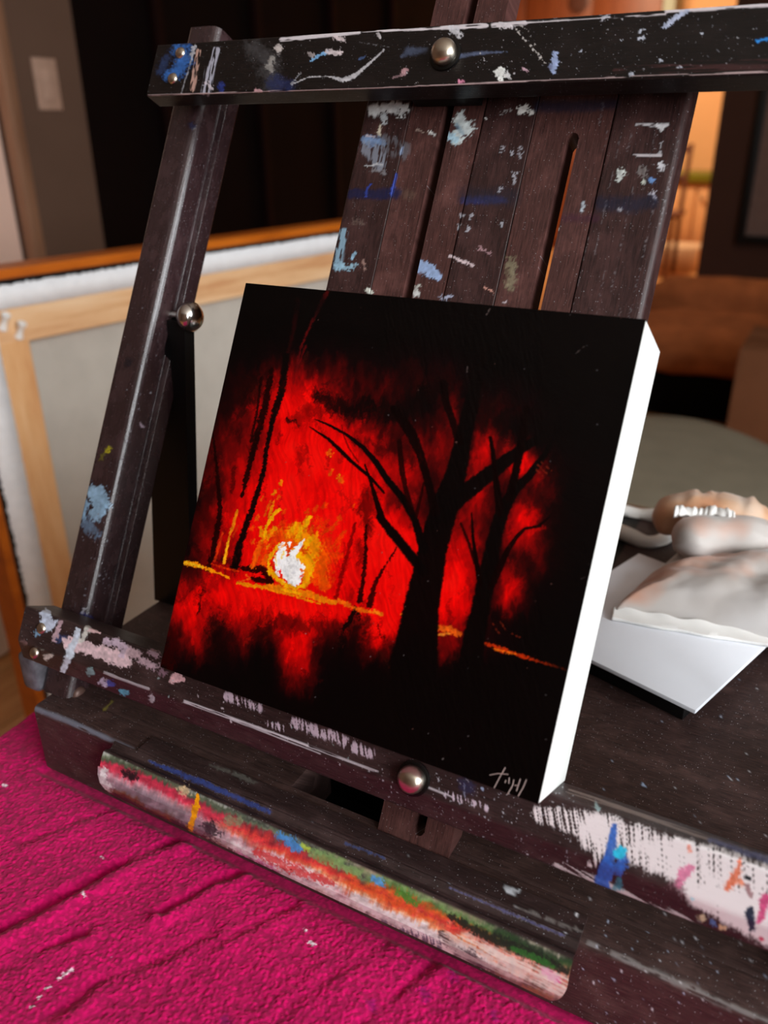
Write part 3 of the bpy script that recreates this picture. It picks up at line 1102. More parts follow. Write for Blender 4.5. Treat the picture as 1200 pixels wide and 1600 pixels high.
    # blue trace in the groove
    S([(235, 1190), (300, 1216), (420, 1268)], [5, 9, 8], (46, 66, 132), 0.75, 0.6, 0.4)
    S([(540, 1318), (600, 1340)], [5, 5], (60, 74, 120), 0.6, 0.6, 0.4)
    S([(700, 1386), (790, 1424), (880, 1462)], [3, 5, 4], (96, 96, 140), 0.6, 0.6, 0.4)


pull = [(0.30, -5.34, True), (0.05, -5.52, True), (-0.10, -5.52, True), (-0.26, -5.40, True), (-0.36, -5.42, True), (-0.52, -5.62, True), (-0.68, -5.95, True), (-0.79, -6.4, True), (-0.77, -6.9, True),
        (-0.6, -7.4, True), (-0.35, -7.9, True), (-0.05, -8.3, True), (0.28, -8.45, False), (0.28, -5.6, False)]
sweep('drawer_pull', pull, -3.75, 16.95, 560, alongx_W, M['ledge'], EA, p_pull, 0.04,
      ends=lambda a, b: (-3.75 - 0.12 * (1 if b < -6 else 0), 16.95 - max(0, (-6.3 - b)) ** 1.4 * 0.28), smooth=60)


def p_dt(pt):
    pt.stroke([(796, 1390), (802, 1394)], 10, (206, 210, 216), 0.9, 0.5, 0.5)
    pt.stroke([(790, 1386), (812, 1392)], 6, (196, 200, 206), 0.8, 0.5, 0.5)
    pt.stroke([(898, 1428), (902, 1430)], 4, (230, 230, 234))
    pt.dots(140, (240, 1160, 925, 1480), 0.4, 1.5, [(200, 200, 206), (150, 150, 160)], 9)
    pt.stroke([(330, 1196), (380, 1214), (400, 1222)], [4, 8, 4], (110, 112, 104), 0.5, 0.6, 0.6)
    pt.stroke([(800, 1415), (870, 1442), (915, 1458)], [2, 6, 3], (150, 144, 140), 0.5, 0.6, 0.5)


wood_slab('drawer_top', (-2.4, 0.31, -5.7), (16.95, 1.28, -5.27), M['ledge'], EA, 0.06, p_dt)


# --- ledge
def p_ledge(pt):
    S = pt.stroke
    D = pt.dry
    # left end
    S([(72, 962), (76, 974)], [20, 22], (196, 206, 226), 0.95, 0.4, 0.45)
    S([(58, 990), (64, 986)], 9, (140, 180, 214), 0.9, 0.4, 0.4)
    S([(94, 974), (90, 986), (84, 1000)], [10, 9, 7], (196, 166, 176), 0.85, 0.5, 0.6, 0.25)
    S([(92, 1000), (102, 996)], 10, (46, 70, 120), 0.6, 0.6, 0.5)
    S([(72, 1027), (80, 1025)], [9, 8], (214, 208, 200), 0.9, 0.4, 0.4)
    S([(36, 1003), (40, 1005)], 8, (130, 100, 100), 0.6, 0.5, 0.5)
    S([(100, 1000), (112, 1008), (130, 1012), (160, 1020), (186, 1030), (200, 1036)], [9, 22, 20, 20, 26, 14], (224, 196, 202), 0.97, 0.3, 0.35, 0.12)
    S([(122, 984), (118, 1000), (110, 1018), (98, 1050)], [8, 12, 14, 9], (206, 218, 232), 0.97, 0.3, 0.3)
    S([(136, 982), (132, 994), (126, 1002)], [12, 10, 8], (206, 206, 200), 0.9, 0.4, 0.4)
    S([(140, 984), (155, 989)], [7, 4], (214, 178, 180), 0.9, 0.4, 0.4)
    S([(165, 1002), (182, 1004), (196, 1012), (190, 1024)], [9, 14, 12, 8], (206, 186, 204), 0.9, 0.4, 0.5, 0.2)
    S([(204, 1020), (216, 1024)], [16, 14], (206, 178, 186), 0.85, 0.5, 0.5)
    S([(222, 1034), (240, 1040)], [12, 14], (196, 170, 182), 0.85, 0.5, 0.6)
    S([(236, 1018), (246, 1022)], [10, 8], (190, 160, 176), 0.7, 0.5, 0.6)
    S([(268, 1064), (276, 1058), (286, 1062)], [10, 16, 8], (218, 176, 180), 0.97, 0.25, 0.35)
    S([(252, 1050), (256, 1052)], 10, (150, 120, 136), 0.6, 0.5, 0.5)
    S([(141, 1049), (142, 1050)], 13, (126, 160, 164), 0.9, 0.4, 0.3)
    S([(160, 1066), (164, 1068)], 11, (196, 190, 214), 0.85, 0.5, 0.5)
    S([(170, 1066), (176, 1070)], 8, (60, 84, 170), 0.8, 0.5, 0.5)
    S([(188, 1080), (196, 1082)], [8, 10], (86, 160, 186), 0.9, 0.4, 0.5)
    S([(236, 1088), (238, 1094)], 8, (186, 182, 190), 0.8, 0.5, 0.4)
    # worn ridge (bare, dusty wood along the edge)
    for a, b, w, op in (((163, 1051), (232, 1076), 6, 0.55), ((288, 1096), (480, 1165), 5.5, 0.9), ((480, 1165), (590, 1206), 4.5, 0.75), ((668, 1230), (705, 1244), 5, 0.75), ((360, 1124), (500, 1178), 3, 0.6)):
        pt.dry([a, b], w, (206, 200, 206), math.degrees(math.atan2(b[1] - a[1], b[0] - a[0])), 0.55, 0.012, 0.40, op, 0.6, 0.2)
    # short combed marks below the panel
    for a, b, w, th in (((352, 1088), (404, 1106), 16, 0.50), ((460, 1130), (530, 1154), 20, 0.56), ((540, 1162), (576, 1178), 20, 0.56), ((420, 1130), (440, 1138), 14, 0.56), ((700, 1242), (760, 1262), 14, 0.62)):
        D([a, b], w, (206, 190, 204), 84, 0.42, 0.05, th, 0.9, 0.5, 0.4)
    S([(724, 1222), (732, 1232)], [18, 22], (40, 48, 86), 0.5, 0.6, 0.4)
    S([(725, 1224), (726, 1246)], [2, 2], (140, 146, 170), 0.6)
    S([(752, 1232), (754, 1234)], 5, (170, 190, 220), 0.8)
    pt.dots(420, (560, 1190, 900, 1400), 0.4, 1.3, [(200, 200, 206), (170, 170, 180)], 2)
    pt.dots(70, (240, 1050, 600, 1230), 0.4, 1.8, [(190, 180, 186), (150, 170, 170)], 3)
    # white combed paint, thickening to the right
    wp = (226, 218, 219)
    D([(842, 1272), (900, 1284), (950, 1300)], [30, 46, 60], wp, 80, 0.62, 0.022, 0.54, 1, 0.35, 0.25)
    D([(930, 1300), (1000, 1322), (1060, 1344)], [66, 70, 66], wp, 86, 0.62, 0.022, 0.50, 1, 0.3, 0.3)
    D([(940, 1330), (925, 1350)], [20, 16], wp, 84, 0.45, 0.03, 0.55, 0.9)
    D([(1050, 1338), (1110, 1372), (1210, 1412)], [70, 106, 128], wp, 88, 0.62, 0.018, 0.42, 1, 0.2, 0.22)
    D([(1100, 1400), (1150, 1420), (1215, 1450)], [40, 60, 70], wp, 88, 0.62, 0.018, 0.38, 1, 0.25, 0.25)
    D([(870, 1350), (940, 1382), (1010, 1416), (1090, 1446)], [13, 17, 20, 14], (206, 200, 200), 32, 0.5, 0.015, 0.50, 0.9, 0.5, 0.3)
    S([(960, 1290), (954, 1330), (945, 1366), (940, 1384)], [9, 17, 24, 26], (44, 92, 178), 0.92, 0.25, 0.22, 0.2)
    S([(972, 1340), (968, 1360)], [16, 18], (48, 96, 184), 0.8, 0.35, 0.4)
    S([(970, 1331), (968, 1334)], 19, (44, 178, 212), 1, 0.2, 0.15)
    S([(968, 1376), (966, 1386)], [10, 14], (44, 120, 140), 0.7, 0.5, 0.4)
    S([(1082, 1354), (1066, 1366), (1060, 1384)], [8, 18, 12], (206, 108, 146), 0.85, 0.4, 0.5)
    S([(1052, 1386), (1062, 1392)], [22, 20], (70, 36, 44), 0.5, 0.6, 0.6)
    S([(1156, 1342), (1154, 1358), (1146, 1374), (1138, 1386)], [6, 9, 16, 12], (216, 106, 72), 0.92, 0.3, 0.4)
    S([(1154, 1376), (1160, 1382)], [10, 8], (220, 124, 90), 0.85, 0.4, 0.4)
    S([(1076, 1322), (1078, 1330)], 6, (222, 130, 110), 0.8)
    S([(1166, 1371), (1172, 1373)], [7, 7], (26, 28, 34), 1, 0.2, 0.2)
    S([(1168, 1384), (1174, 1400)], [9, 7], (140, 100, 104), 0.85, 0.3, 0.3)
    S([(1172, 1424), (1174, 1450)], [15, 11], (34, 42, 62), 1, 0.25, 0.3)
    S([(1196, 1404), (1192, 1424), (1186, 1440)], [16, 14, 8], (196, 70, 118), 0.95, 0.3, 0.3)
    S([(1096, 1432), (1100, 1436)], [11, 9], (206, 190, 156), 0.9, 0.4, 0.4)
    S([(1126, 1448), (1130, 1450)], 9, (214, 178, 140), 0.9, 0.4, 0.4)
    S([(1112, 1440), (1116, 1444)], 9, (80, 120, 176), 0.7, 0.5, 0.5)
    S([(1082, 1404), (1083, 1405)], 6, (150, 206, 220), 0.9)
    S([(1188, 1466), (1190, 1468)], 6, (190, 50, 80), 0.9)
    # top face rim at the back edge
    pt.dry([(890, 1236), (1000, 1272), (1100, 1308), (1200, 1340)], 8, (150, 132, 124), 18, 0.5, 0.012, 0.5, 0.6, 0.5, 0.2)
    S([(1110, 1312), (1200, 1344)], [8, 12], (70, 78, 120), 0.6, 0.6, 0.3)
    S([(931, 1256), (936, 1264)], [7, 6], (150, 176, 176), 0.8, 0.4, 0.4)


LZ = -1.75
lprof = rounded([(0.0, -3.5, True), (0.0, LZ, True), (-1.58, LZ, True), (-2.48, -2.3, True), (-2.48, -3.5, False)], [0.1, 0.12, 0.14, 0.12, 0.02])
ledge = sweep('canvas_ledge', lprof, -9.65, 25.2, 800, alongx_P, M['ledge'], EA, p_ledge, 0.04)


# --- top bar
def p_bar(pt):
    S = pt.stroke
    D = pt.dry
    S([(284, 80), (286, 96), (276, 112), (262, 118)], [26, 24, 22, 14], (52, 104, 178), 0.85, 0.7, 0.5)
    S([(260, 92), (250, 112)], [14, 12], (40, 62, 104), 0.5, 0.8, 0.5)
    S([(305, 72), (296, 104), (283, 146)], [3, 2.2, 2.4], (150, 150, 156), 0.8, 0.4, 0.2)
    S([(303, 74), (298, 94)], [6, 4], (190, 190, 196), 0.75, 0.5, 0.6)
    D([(310, 80), (300, 140)], [8, 10], (200, 160, 146), 100, 0.4, 0.05, 0.48, 0.8)
    D([(338, 78), (328, 112), (322, 144)], [12, 14, 16], (190, 190, 206), 100, 0.5, 0.04, 0.50, 0.75)
    S([(324, 130), (330, 138)], [8, 6], (206, 196, 204), 0.8, 0.5, 0.6, 0.3)
    S([(345, 134), (346, 142)], [12, 8], (40, 60, 140), 0.6, 0.6, 0.4)
    S([(396, 76), (420, 96), (424, 130)], [30, 34, 30], (92, 90, 92), 0.35, 0.9, 0.6)
    S([(426, 90), (420, 104), (424, 112)], [6, 10, 6], (160, 156, 150), 0.7, 0.6, 0.6)
    S([(430, 130), (450, 134)], [26, 20], (34, 44, 88), 0.6, 0.8, 0.4)
    S([(434, 74), (436, 78)], 10, (200, 190, 186), 0.8, 0.5, 0.5)
    S([(400, 141), (408, 143)], [6, 5], (220, 170, 176), 0.8, 0.4, 0.4)
    # white along the upper arris
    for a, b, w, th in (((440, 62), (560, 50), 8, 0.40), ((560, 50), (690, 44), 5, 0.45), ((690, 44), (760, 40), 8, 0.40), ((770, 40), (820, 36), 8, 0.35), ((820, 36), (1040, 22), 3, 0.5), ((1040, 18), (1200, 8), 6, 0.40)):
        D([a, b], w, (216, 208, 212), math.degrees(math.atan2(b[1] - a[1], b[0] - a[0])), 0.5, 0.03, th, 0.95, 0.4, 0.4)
    S([(708, 46), (718, 54)], [14, 10], (206, 204, 210), 0.85, 0.5, 0.7, 0.3)
    S([(782, 40), (800, 42)], [10, 6], (212, 206, 210), 0.9, 0.4, 0.6, 0.3)
    S([(524, 58), (536, 62)], [8, 8], (220, 204, 206), 0.9, 0.4, 0.5)
    # scratches
    S([(456, 132), (480, 121), (510, 119), (536, 125), (552, 120), (576, 100), (600, 78)], [2.5, 2, 2, 7, 8, 4, 3], (186, 184, 188), 0.92, 0.3, 0.2)
    S([(455, 132), (470, 114)], [3, 2], (150, 150, 156), 0.7)
    S([(486, 94), (498, 88), (510, 82)], [3, 5, 6], (120, 170, 214), 0.95, 0.3, 0.5)
    S([(512, 82), (532, 82)], [9, 8], (214, 200, 202), 0.95, 0.3, 0.4)
    S([(484, 84), (488, 86)], 7, (170, 160, 160), 0.7)
    S([(562, 92), (570, 88)], [4, 3], (70, 90, 130), 0.8)
    S([(560, 66), (610, 74)], [1.2, 1.0], (120, 120, 124), 0.6, 0.4, 0.3)
    S([(590, 52), (594, 60)], [5, 4], (200, 194, 196), 0.8)
    S([(628, 88), (640, 80), (664, 79)], [5, 13, 10], (74, 84, 106), 0.75, 0.8, 0.3)
    S([(716, 88), (750, 83), (792, 81)], [7, 6, 2], (86, 96, 122), 0.8, 0.8, 0.2)
    S([(630, 114), (634, 110)], [10, 8], (206, 160, 166), 0.85, 0.5, 0.5)
    S([(612, 122), (630, 116)], [3, 5], (150, 120, 124), 0.6)
    S([(776, 114), (784, 110), (782, 122)], [10, 14, 9], (226, 228, 224), 1, 0.25, 0.4, 0.2)
    S([(792, 116), (795, 120)], [10, 8], (222, 222, 222), 1, 0.3, 0.4)
    S([(818, 107), (824, 110)], [5, 4], (214, 176, 190), 0.9)
    S([(868, 82), (866, 96), (864, 112)], [8, 12, 7], (152, 168, 206), 1, 0.25, 0.4, 0.2)
    S([(859, 103), (860, 104)], 7, (130, 140, 176), 0.9)
    S([(1036, 43), (1050, 32), (1074, 17)], [6, 10, 7], (176, 186, 210), 0.97, 0.25, 0.4, 0.3)
    S([(1182, 64), (1204, 60)], [4, 6], (40, 130, 210), 1, 0.3, 0.3)
    S([(942, 28), (950, 26)], [7, 6], (190, 190, 200), 0.8, 0.4, 0.7, 0.4)
    for k in range(14):
        t = k / 13
        S([(802 + 50 * t, 42 + 56 * t)], 2.2 + (k % 3), (196, 190, 186), 0.8, 0.4, 0.4, 0.4)
        S([(812 + 34 * t, 40 + 60 * t * t)], 1.6 + (k % 2), (176, 170, 166), 0.7, 0.4, 0.4, 0.4)
    for p, w in (((999, 49), 5), ((1007, 47), 3), ((998, 61), 4), ((1004, 60), 6), ((1031, 95), 5), ((985, 116), 6), ((1062, 105), 4), ((906, 80), 3), ((970, 63), 3), ((1096, 52), 3)):
        S([p, (p[0] + 2, p[1] - 1)], w, (190, 196, 210), 0.9, 0.4, 0.4, 0.4)
    pt.dots(130, (820, 20, 1200, 115), 0.3, 1.1, [(170, 170, 176), (120, 120, 130)], 7)
    pt.dots(40, (440, 50, 820, 140), 0.3, 1.3, [(180, 176, 180)], 8)
    D([(960, 110), (1080, 104), (1200, 100)], [8, 18, 20], (70, 40, 40), -2, 0.4, 0.01, 0.5, 0.6)
    for a, b, th in (((232, 149), (420, 143), 0.5), ((420, 143), (600, 137), 0.5), ((600, 137), (820, 127), 0.42), ((820, 127), (960, 121), 0.42), ((960, 121), (1200, 112), 0.5)):
        D([a, b], 3, (190, 166, 166), -2.2, 0.6, 0.02, th, 0.85, 0.4, 0.3)
    S([(718, 128), (724, 127)], [6, 5], (222, 140, 170), 0.9)


bprof = rounded([(26.35, -2.75, True), (26.35, -1.8, True), (23.96, -1.8, True), (23.96, -2.75, True)], 0.07)
bar = sweep('top_bar', bprof, -9.27, 25.0, 800, alongx_P, M['bar'], EA, p_bar, 0.04)
box('bar_spacer', (3.6, 24.2, ZS), (6.5, 26.1, -2.7), M['black'], EA, 0.05, 2, 'P')


# --- slats and sliding masts
def p_slat(pt):
    S = pt.stroke
    D = pt.dry
    # slat with the light blue smears
    D([(578, 172), (610, 168), (634, 168)], [20, 22, 20], (220, 222, 222), 100, 0.25, 0.10, 0.44, 1, 0.5, 0.5)
    S([(583, 172), (612, 168)], [8, 12], (222, 224, 224), 0.9, 0.4, 0.8, 0.2)
    S([(622, 166), (626, 180)], [14, 8], (210, 212, 212), 0.85, 0.4, 0.8, 0.25)
    S([(598, 182), (600, 190)], [10, 8], (200, 206, 210), 0.8, 0.5, 0.7, 0.2)
    S([(594, 196), (592, 210)], [5, 7], (206, 196, 176), 0.95, 0.3, 0.3)
    S([(570, 218), (582, 220), (596, 222)], [14, 18, 14], (122, 150, 190), 0.85, 0.5, 0.4)
    D([(572, 228), (590, 240), (592, 256)], [26, 34, 24], (140, 146, 160), 100, 0.4, 0.05, 0.52, 0.7)
    D([(600, 220), (628, 236)], [24, 34], (110, 112, 120), 100, 0.3, 0.05, 0.50, 0.5)
    S([(572, 212), (584, 213)], [3, 3], (206, 190, 196), 0.8)
    S([(570, 259), (596, 257)], [3, 3.4], (196, 196, 200), 0.85, 0.4, 0.5, 0.3)
    S([(580, 266), (600, 270)], [5, 5], (150, 150, 156), 0.5, 0.5, 0.9, 0.3)
    S([(545, 302), (580, 304), (618, 302)], [16, 17, 20], (22, 26, 62), 0.85, 0.5, 0.25)
    S([(572, 306), (573, 294), (580, 288)], [4, 4, 3], (48, 66, 150), 0.9, 0.4, 0.3)
    S([(612, 304), (616, 286), (620, 272)], [5, 6, 4], (48, 70, 160), 0.9, 0.5, 0.3)
    S([(626, 240), (629, 230)], [6, 4], (150, 170, 206), 0.7)
    S([(556, 346), (566, 348)], [10, 8], (120, 104, 96), 0.4, 0.8, 0.8, 0.2)
    D([(536, 362), (530, 392), (526, 418)], [14, 18, 14], (134, 166, 186), 100, 0.3, 0.06, 0.46, 0.9, 0.5, 0.5)
    S([(524, 414), (542, 418), (556, 414)], [10, 12, 6], (150, 186, 206), 0.9, 0.4, 0.6)
    S([(549, 404), (556, 394)], [6, 4], (140, 176, 200), 0.9, 0.4, 0.4)
    S([(568, 410), (570, 424)], [6, 5], (186, 150, 140), 0.5, 0.5, 0.7)
    S([(575, 454), (578, 456)], 8, (214, 216, 206), 0.95, 0.4, 0.4)
    # mast with the long slot
    S([(652, 203), (664, 207)], [3, 2], (170, 150, 140), 0.6, 0.5, 0.8, 0.4)
    S([(672, 207), (678, 211)], [6, 5], (206, 206, 204), 0.9, 0.4, 0.5)
    S([(636, 302), (642, 306)], [16, 14], (104, 84, 72), 0.4, 0.9, 0.5)
    S([(722, 176), (716, 190), (728, 200), (712, 214)], [8, 18, 22, 22], (206, 216, 216), 0.97, 0.3, 0.6, 0.16)
    S([(704, 212), (712, 220)], [14, 10], (170, 206, 224), 0.95, 0.3, 0.5)
    S([(714, 196), (720, 206)], [8, 8], (110, 140, 160), 0.6, 0.6, 0.6)
    S([(656, 416), (672, 422), (684, 432)], [20, 22, 14], (150, 172, 210), 0.97, 0.25, 0.35, 0.15)
    S([(650, 450), (655, 447)], [7, 5], (190, 190, 184), 0.85, 0.4, 0.5)
    S([(646, 460), (653, 458)], [8, 8], (206, 208, 206), 0.9, 0.4, 0.5)
    # middle slat
    S([(812, 172), (822, 170)], [10, 12], (226, 226, 222), 1, 0.25, 0.5, 0.25)
    S([(829, 177), (831, 175)], 7, (214, 214, 210), 0.9, 0.4, 0.4)
    S([(758, 184), (760, 186)], 5, (220, 220, 220), 0.9)
    S([(784, 176), (798, 172)], [4, 4], (170, 170, 170), 0.6, 0.5, 0.8, 0.4)
    S([(724, 312), (760, 313), (788, 312)], [12, 14, 12], (44, 50, 106), 0.75, 0.6, 0.3)
    S([(724, 304), (800, 308)], [26, 30], (30, 32, 46), 0.5, 0.8, 0.3)
    for p in ((722, 336), (718, 352), (738, 336), (732, 356), (785, 348), (786, 232), (813, 232), (802, 235), (782, 295), (804, 270), (805, 280), (815, 240)):
        S([p, (p[0] - 3, p[1] + 6)], [5, 3], (176, 176, 186), 0.75, 0.5, 0.6, 0.3)
    S([(703, 400), (722, 408), (740, 415)], [5, 6, 4], (206, 186, 190), 0.95, 0.3, 0.4, 0.3)
    S([(757, 448), (770, 456)], [4, 3], (206, 150, 136), 0.9)
    S([(750, 388), (766, 397)], [5, 3], (190, 150, 156), 0.6, 0.4, 0.9, 0.3)
    S([(692, 466), (704, 462)], [10, 6], (170, 176, 200), 0.8, 0.5, 0.7, 0.25)
    # mast on the right
    S([(842, 166), (900, 166), (960, 162)], [20, 22, 18], (26, 26, 44), 0.75, 0.6, 0.2)
    S([(798, 410), (800, 430), (796, 452)], [14, 20, 10], (132, 124, 100), 0.7, 0.6, 0.7, 0.12)
    S([(912, 316), (908, 330)], [6, 7], (176, 186, 196), 0.95, 0.4, 0.4)
    S([(870, 356), (872, 358)], 5, (200, 200, 196), 0.9)
    S([(786, 472), (790, 472)], 5, (196, 180, 186), 0.9)
    S([(870, 340), (930, 342)], [14, 14], (62, 26, 48), 0.5, 0.8, 0.3)
    # right slat
    D([(994, 196), (1044, 195)], 6, (214, 212, 216), 2, 0.5, 0.06, 0.40, 0.95, 0.4, 0.4)
    S([(1028, 196), (1036, 200), (1032, 206)], [7, 8, 4], (220, 220, 222), 0.95, 0.4, 0.5)
    D([(990, 243), (1032, 243)], 5, (196, 190, 194), 2, 0.5, 0.15, 0.46, 0.9, 0.4, 0.4)
    S([(1034, 222), (1030, 240)], [4, 5], (180, 180, 186), 0.7, 0.5, 0.7, 0.3)
    S([(1032, 258), (1034, 262)], [12, 10], (206, 206, 212), 0.85, 0.4, 0.7, 0.3)
    S([(972, 270), (966, 282)], [12, 6], (206, 212, 208), 0.9, 0.4, 0.6, 0.25)
    S([(1000, 266), (1006, 272)], [12, 10], (150, 146, 144), 0.5, 0.5, 1.0, 0.35)
    S([(1016, 282), (1021, 281)], [7, 7], (110, 150, 206), 0.9, 0.4, 0.5)
    S([(1006, 284), (1004, 286)], 6, (190, 196, 186), 0.85)
    S([(1020, 304), (1024, 310)], [10, 8], (206, 204, 216), 0.9, 0.4, 0.6, 0.3)
    S([(940, 318), (985, 320), (1016, 316)], [26, 28, 26], (24, 27, 46), 0.75, 0.6, 0.25)
    S([(966, 328), (970, 328)], 5, (170, 170, 176), 0.8)
    for k in range(26):
        x0 = 915 + (k * 37 % 130)
        y0 = 160 + (k * 53 % 320)
        x1 = x0 - 0.2 * (y0 - 300)
        S([(x1, y0), (x1 - 8, y0 + 36)], [1.6, 1.0], (120, 114, 118), 0.45, 0.5, 0.6, 0.2)


def slat(name, x0, x1, y0, y1, r, mat, seed=0):
    pr = rounded([(x0, -4.8, False), (x0, ZS, True), (x1, ZS, True), (x1, -4.8, False)], [0.03, r[0], r[1], 0.03])
    return sweep(name, pr, y0, y1, int((y1 - y0) / 0.06), alongy_P, mat, EA, p_slat, 0.05)


slat('slat', 1.2, 3.36, -1.9, 26.3, (0.12, 0.05), M['slat'])
slat('slat', 6.66, 8.78, -1.9, 26.3, (0.05, 0.05), M['slat'])
slat('slat', 11.80, 14.38, -1.9, 26.3, (0.05, 0.34), M['slat'])


def mast(name, x0, x1, y0, y1, sx0, sx1, sy0, sy1, mat):
    """board with a round-ended slot: a dense grid in (x,y) bent around the slot, front, back and walls"""
    rr = (sx1 - sx0) / 2
    cx = (sx0 + sx1) / 2
    cols = []
    zz = []
    Vs, uvs, Fs, flg = [], [], [], []

    def patch(xa, xb, ya, yb, nx, ny, fx=None):
        """front+back grid; fx maps (u,t)->(x,y)"""
        off = sum(len(v) for v in Vs)
        u, t = np.meshgrid(np.linspace(0, 1, nx + 1), np.linspace(0, 1, ny + 1), indexing='ij')
        X, Y = fx(u, t) if fx else (xa + (xb - xa) * u, ya + (yb - ya) * t)
        for z, fl_ in ((ZS + 0.001, 1.0), (-4.8, 0.0)):
            Vs.append(np.stack([X.ravel(), Y.ravel(), np.full(X.size, z)], -1))
            uvs.append(np.stack([Y.ravel(), X.ravel()], -1))
            flg.append(np.full(X.size, fl_))
            i, j = np.meshgrid(np.arange(nx), np.arange(ny), indexing='ij')
            q = np.stack([i * (ny + 1) + j, (i + 1) * (ny + 1) + j, (i + 1) * (ny + 1) + j + 1, i * (ny + 1) + j + 1], -1).reshape(-1, 4) + off
            Fs.append(q if fl_ else q[:, ::-1])
            off += X.size
        # walls around the patch border
        n = X.size
        o0 = off - 2 * n
        b = [i * (ny + 1) for i in range(nx + 1)] + [nx * (ny + 1) + j for j in range(1, ny + 1)] + [i * (ny + 1) + ny for i in range(nx - 1, -1, -1)] + [j for j in range(ny - 1, 0, -1)]
        b = np.array(b)
        b2 = np.roll(b, -1)
        Fs.append(np.stack([o0 + b, o0 + n + b, o0 + n + b2, o0 + b2], -1))

    L = sy1 - sy0
    ny = int((y1 - y0) / 0.07)
    ym0, ym1 = sy0 + rr, sy1 - rr
    nm = int((ym1 - ym0) / 0.07)
    patch(x0, sx0, ym0, ym1, max(6, int((sx0 - x0) / 0.06)), nm)
    patch(sx1, x1, ym0, ym1, max(6, int((x1 - sx1) / 0.06)), nm)

    def endmap(sign, ybase, yend):
        def f(u, t):
            X = x0 + (x1 - x0) * u
            inside = np.clip((X - cx) / rr, -1, 1)
            arc = np.where((X > sx0) & (X < sx1), ybase + sign * rr * np.sqrt(np.maximum(0, 1 - inside ** 2)), ybase)
            return X, arc + (yend - arc) * t
        return f

    patch(0, 0, 0, 0, 56, max(8, int((y1 - ym1) / 0.07)), endmap(1, ym1, y1))
    patch(0, 0, 0, 0, 56, max(8, int((ym0 - y0) / 0.07)), endmap(-1, ym0, y0))
    V = p2w(np.concatenate(Vs))
    F = np.concatenate(Fs)
    pt = Paint(proj(V))
    p_slat(pt)
    o = mobj(name, V, F, mat, EA, 35, pt.out(np.concatenate(flg)), np.concatenate(uvs))
    bm = bmesh.new()
    bm.from_mesh(o.data)
    bmesh.ops.recalc_face_normals(bm, faces=bm.faces[:])
    bm.to_mesh(o.data)
    bm.free()
    return o


m1 = mast('sliding_mast', 3.40, 6.62, 6.0, 33.0, 4.86, 5.30, 8.0, 31.5, M['mast'])
m2 = mast('sliding_mast', 8.82, 11.76, -4.12, 25.9, 10.2, 10.66, -3.75, 23.1, M['mast'])
box('cross_rail', (1.4, 1.0, -6.0), (13.6, 3.2, -4.82), M['slat'], EA, 0.1, 2, 'P')
box('cross_rail', (1.4, 24.0, -6.0), (13.6, 26.0, -4.82), M['slat'], EA, 0.1, 2, 'P')


# --- side rails
def p_rail(pt):
    S = pt.stroke
    S([(166, 706), (170, 700)], [6, 8], (176, 166, 30), 0.95, 0.4, 0.5, 0.25)
    S([(160, 712), (158, 718)], [6, 5], (110, 104, 30), 0.6, 0.5, 0.6)
    S([(134, 768), (150, 770), (160, 790), (150, 806)], [16, 26, 26, 20], (146, 182, 210), 0.92, 0.4, 0.45, 0.12)
    S([(128, 786), (126, 806)], [20, 18], (140, 180, 212), 0.9, 0.4, 0.4)
    S([(138, 820), (152, 834)], [24, 14], (110, 140, 170), 0.6, 0.7, 0.6)
    pt.dots(80, (100, 800, 170, 950), 0.3, 1.0, [(130, 130, 140)], 12)
    pt.dots(40, (150, 420, 320, 800), 0.4, 1.4, [(150, 150, 160)], 13)
    S([(201, 564), (200, 568)], 11, (16, 18, 28), 0.8, 0.5, 0.4)
    S([(220, 664), (225, 668)], [5, 4], (190, 170, 186), 0.8)
    S([(298, 196), (301, 198)], 8, (34, 40, 70), 0.7, 0.6, 0.4)
    S([(130, 962), (140, 966)], [14, 12], (40, 44, 100), 0.6, 0.6, 0.5)
    S([(128, 958), (132, 952)], [4, 4], (190, 190, 200), 0.7)


def rail(x0, x1, sgn):
    """sgn=+1: slotted face looks to +x"""
    if sgn > 0:
        pr = [(x0, -6.3, False), (x0, ZS, True), (x1, ZS, True), (x1, -4.9, False), (x1 - 0.3, -5.0, False), (x1 - 0.3, -5.35, False), (x1, -5.45, False), (x1, -6.3, False)]
        r = [0.1, 0.2, 0.5, 0.02, 0.02, 0.02, 0.02, 0.1]
    else:
        pr = [(x0, -6.3, False), (x0, -5.45, False), (x0 + 0.3, -5.35, False), (x0 + 0.3, -5.0, False), (x0, -4.9, False), (x0, ZS, True), (x1, ZS, True), (x1, -6.3, False)]
        r = [0.1, 0.02, 0.02, 0.02, 0.02, 0.5, 0.2, 0.1]
    pr = rounded(pr, r, 5)

    def ends(a, b):
        t = ZS - b
        return (-4.10 + 0.45 * t + 0.9 * max(0, t - 1.9) ** 1.5, 28.4)
    return sweep('side_rail', pr, -4, 28.4, 420, alongy_P, M['rail'], EA, p_rail, 0.05, ends=ends)


rail_l = rail(-9.55, -7.80, 1)
rail_r = rail(23.35, 25.1, -1)
NZ = p2w(np.array([0, 0, 1.0]))
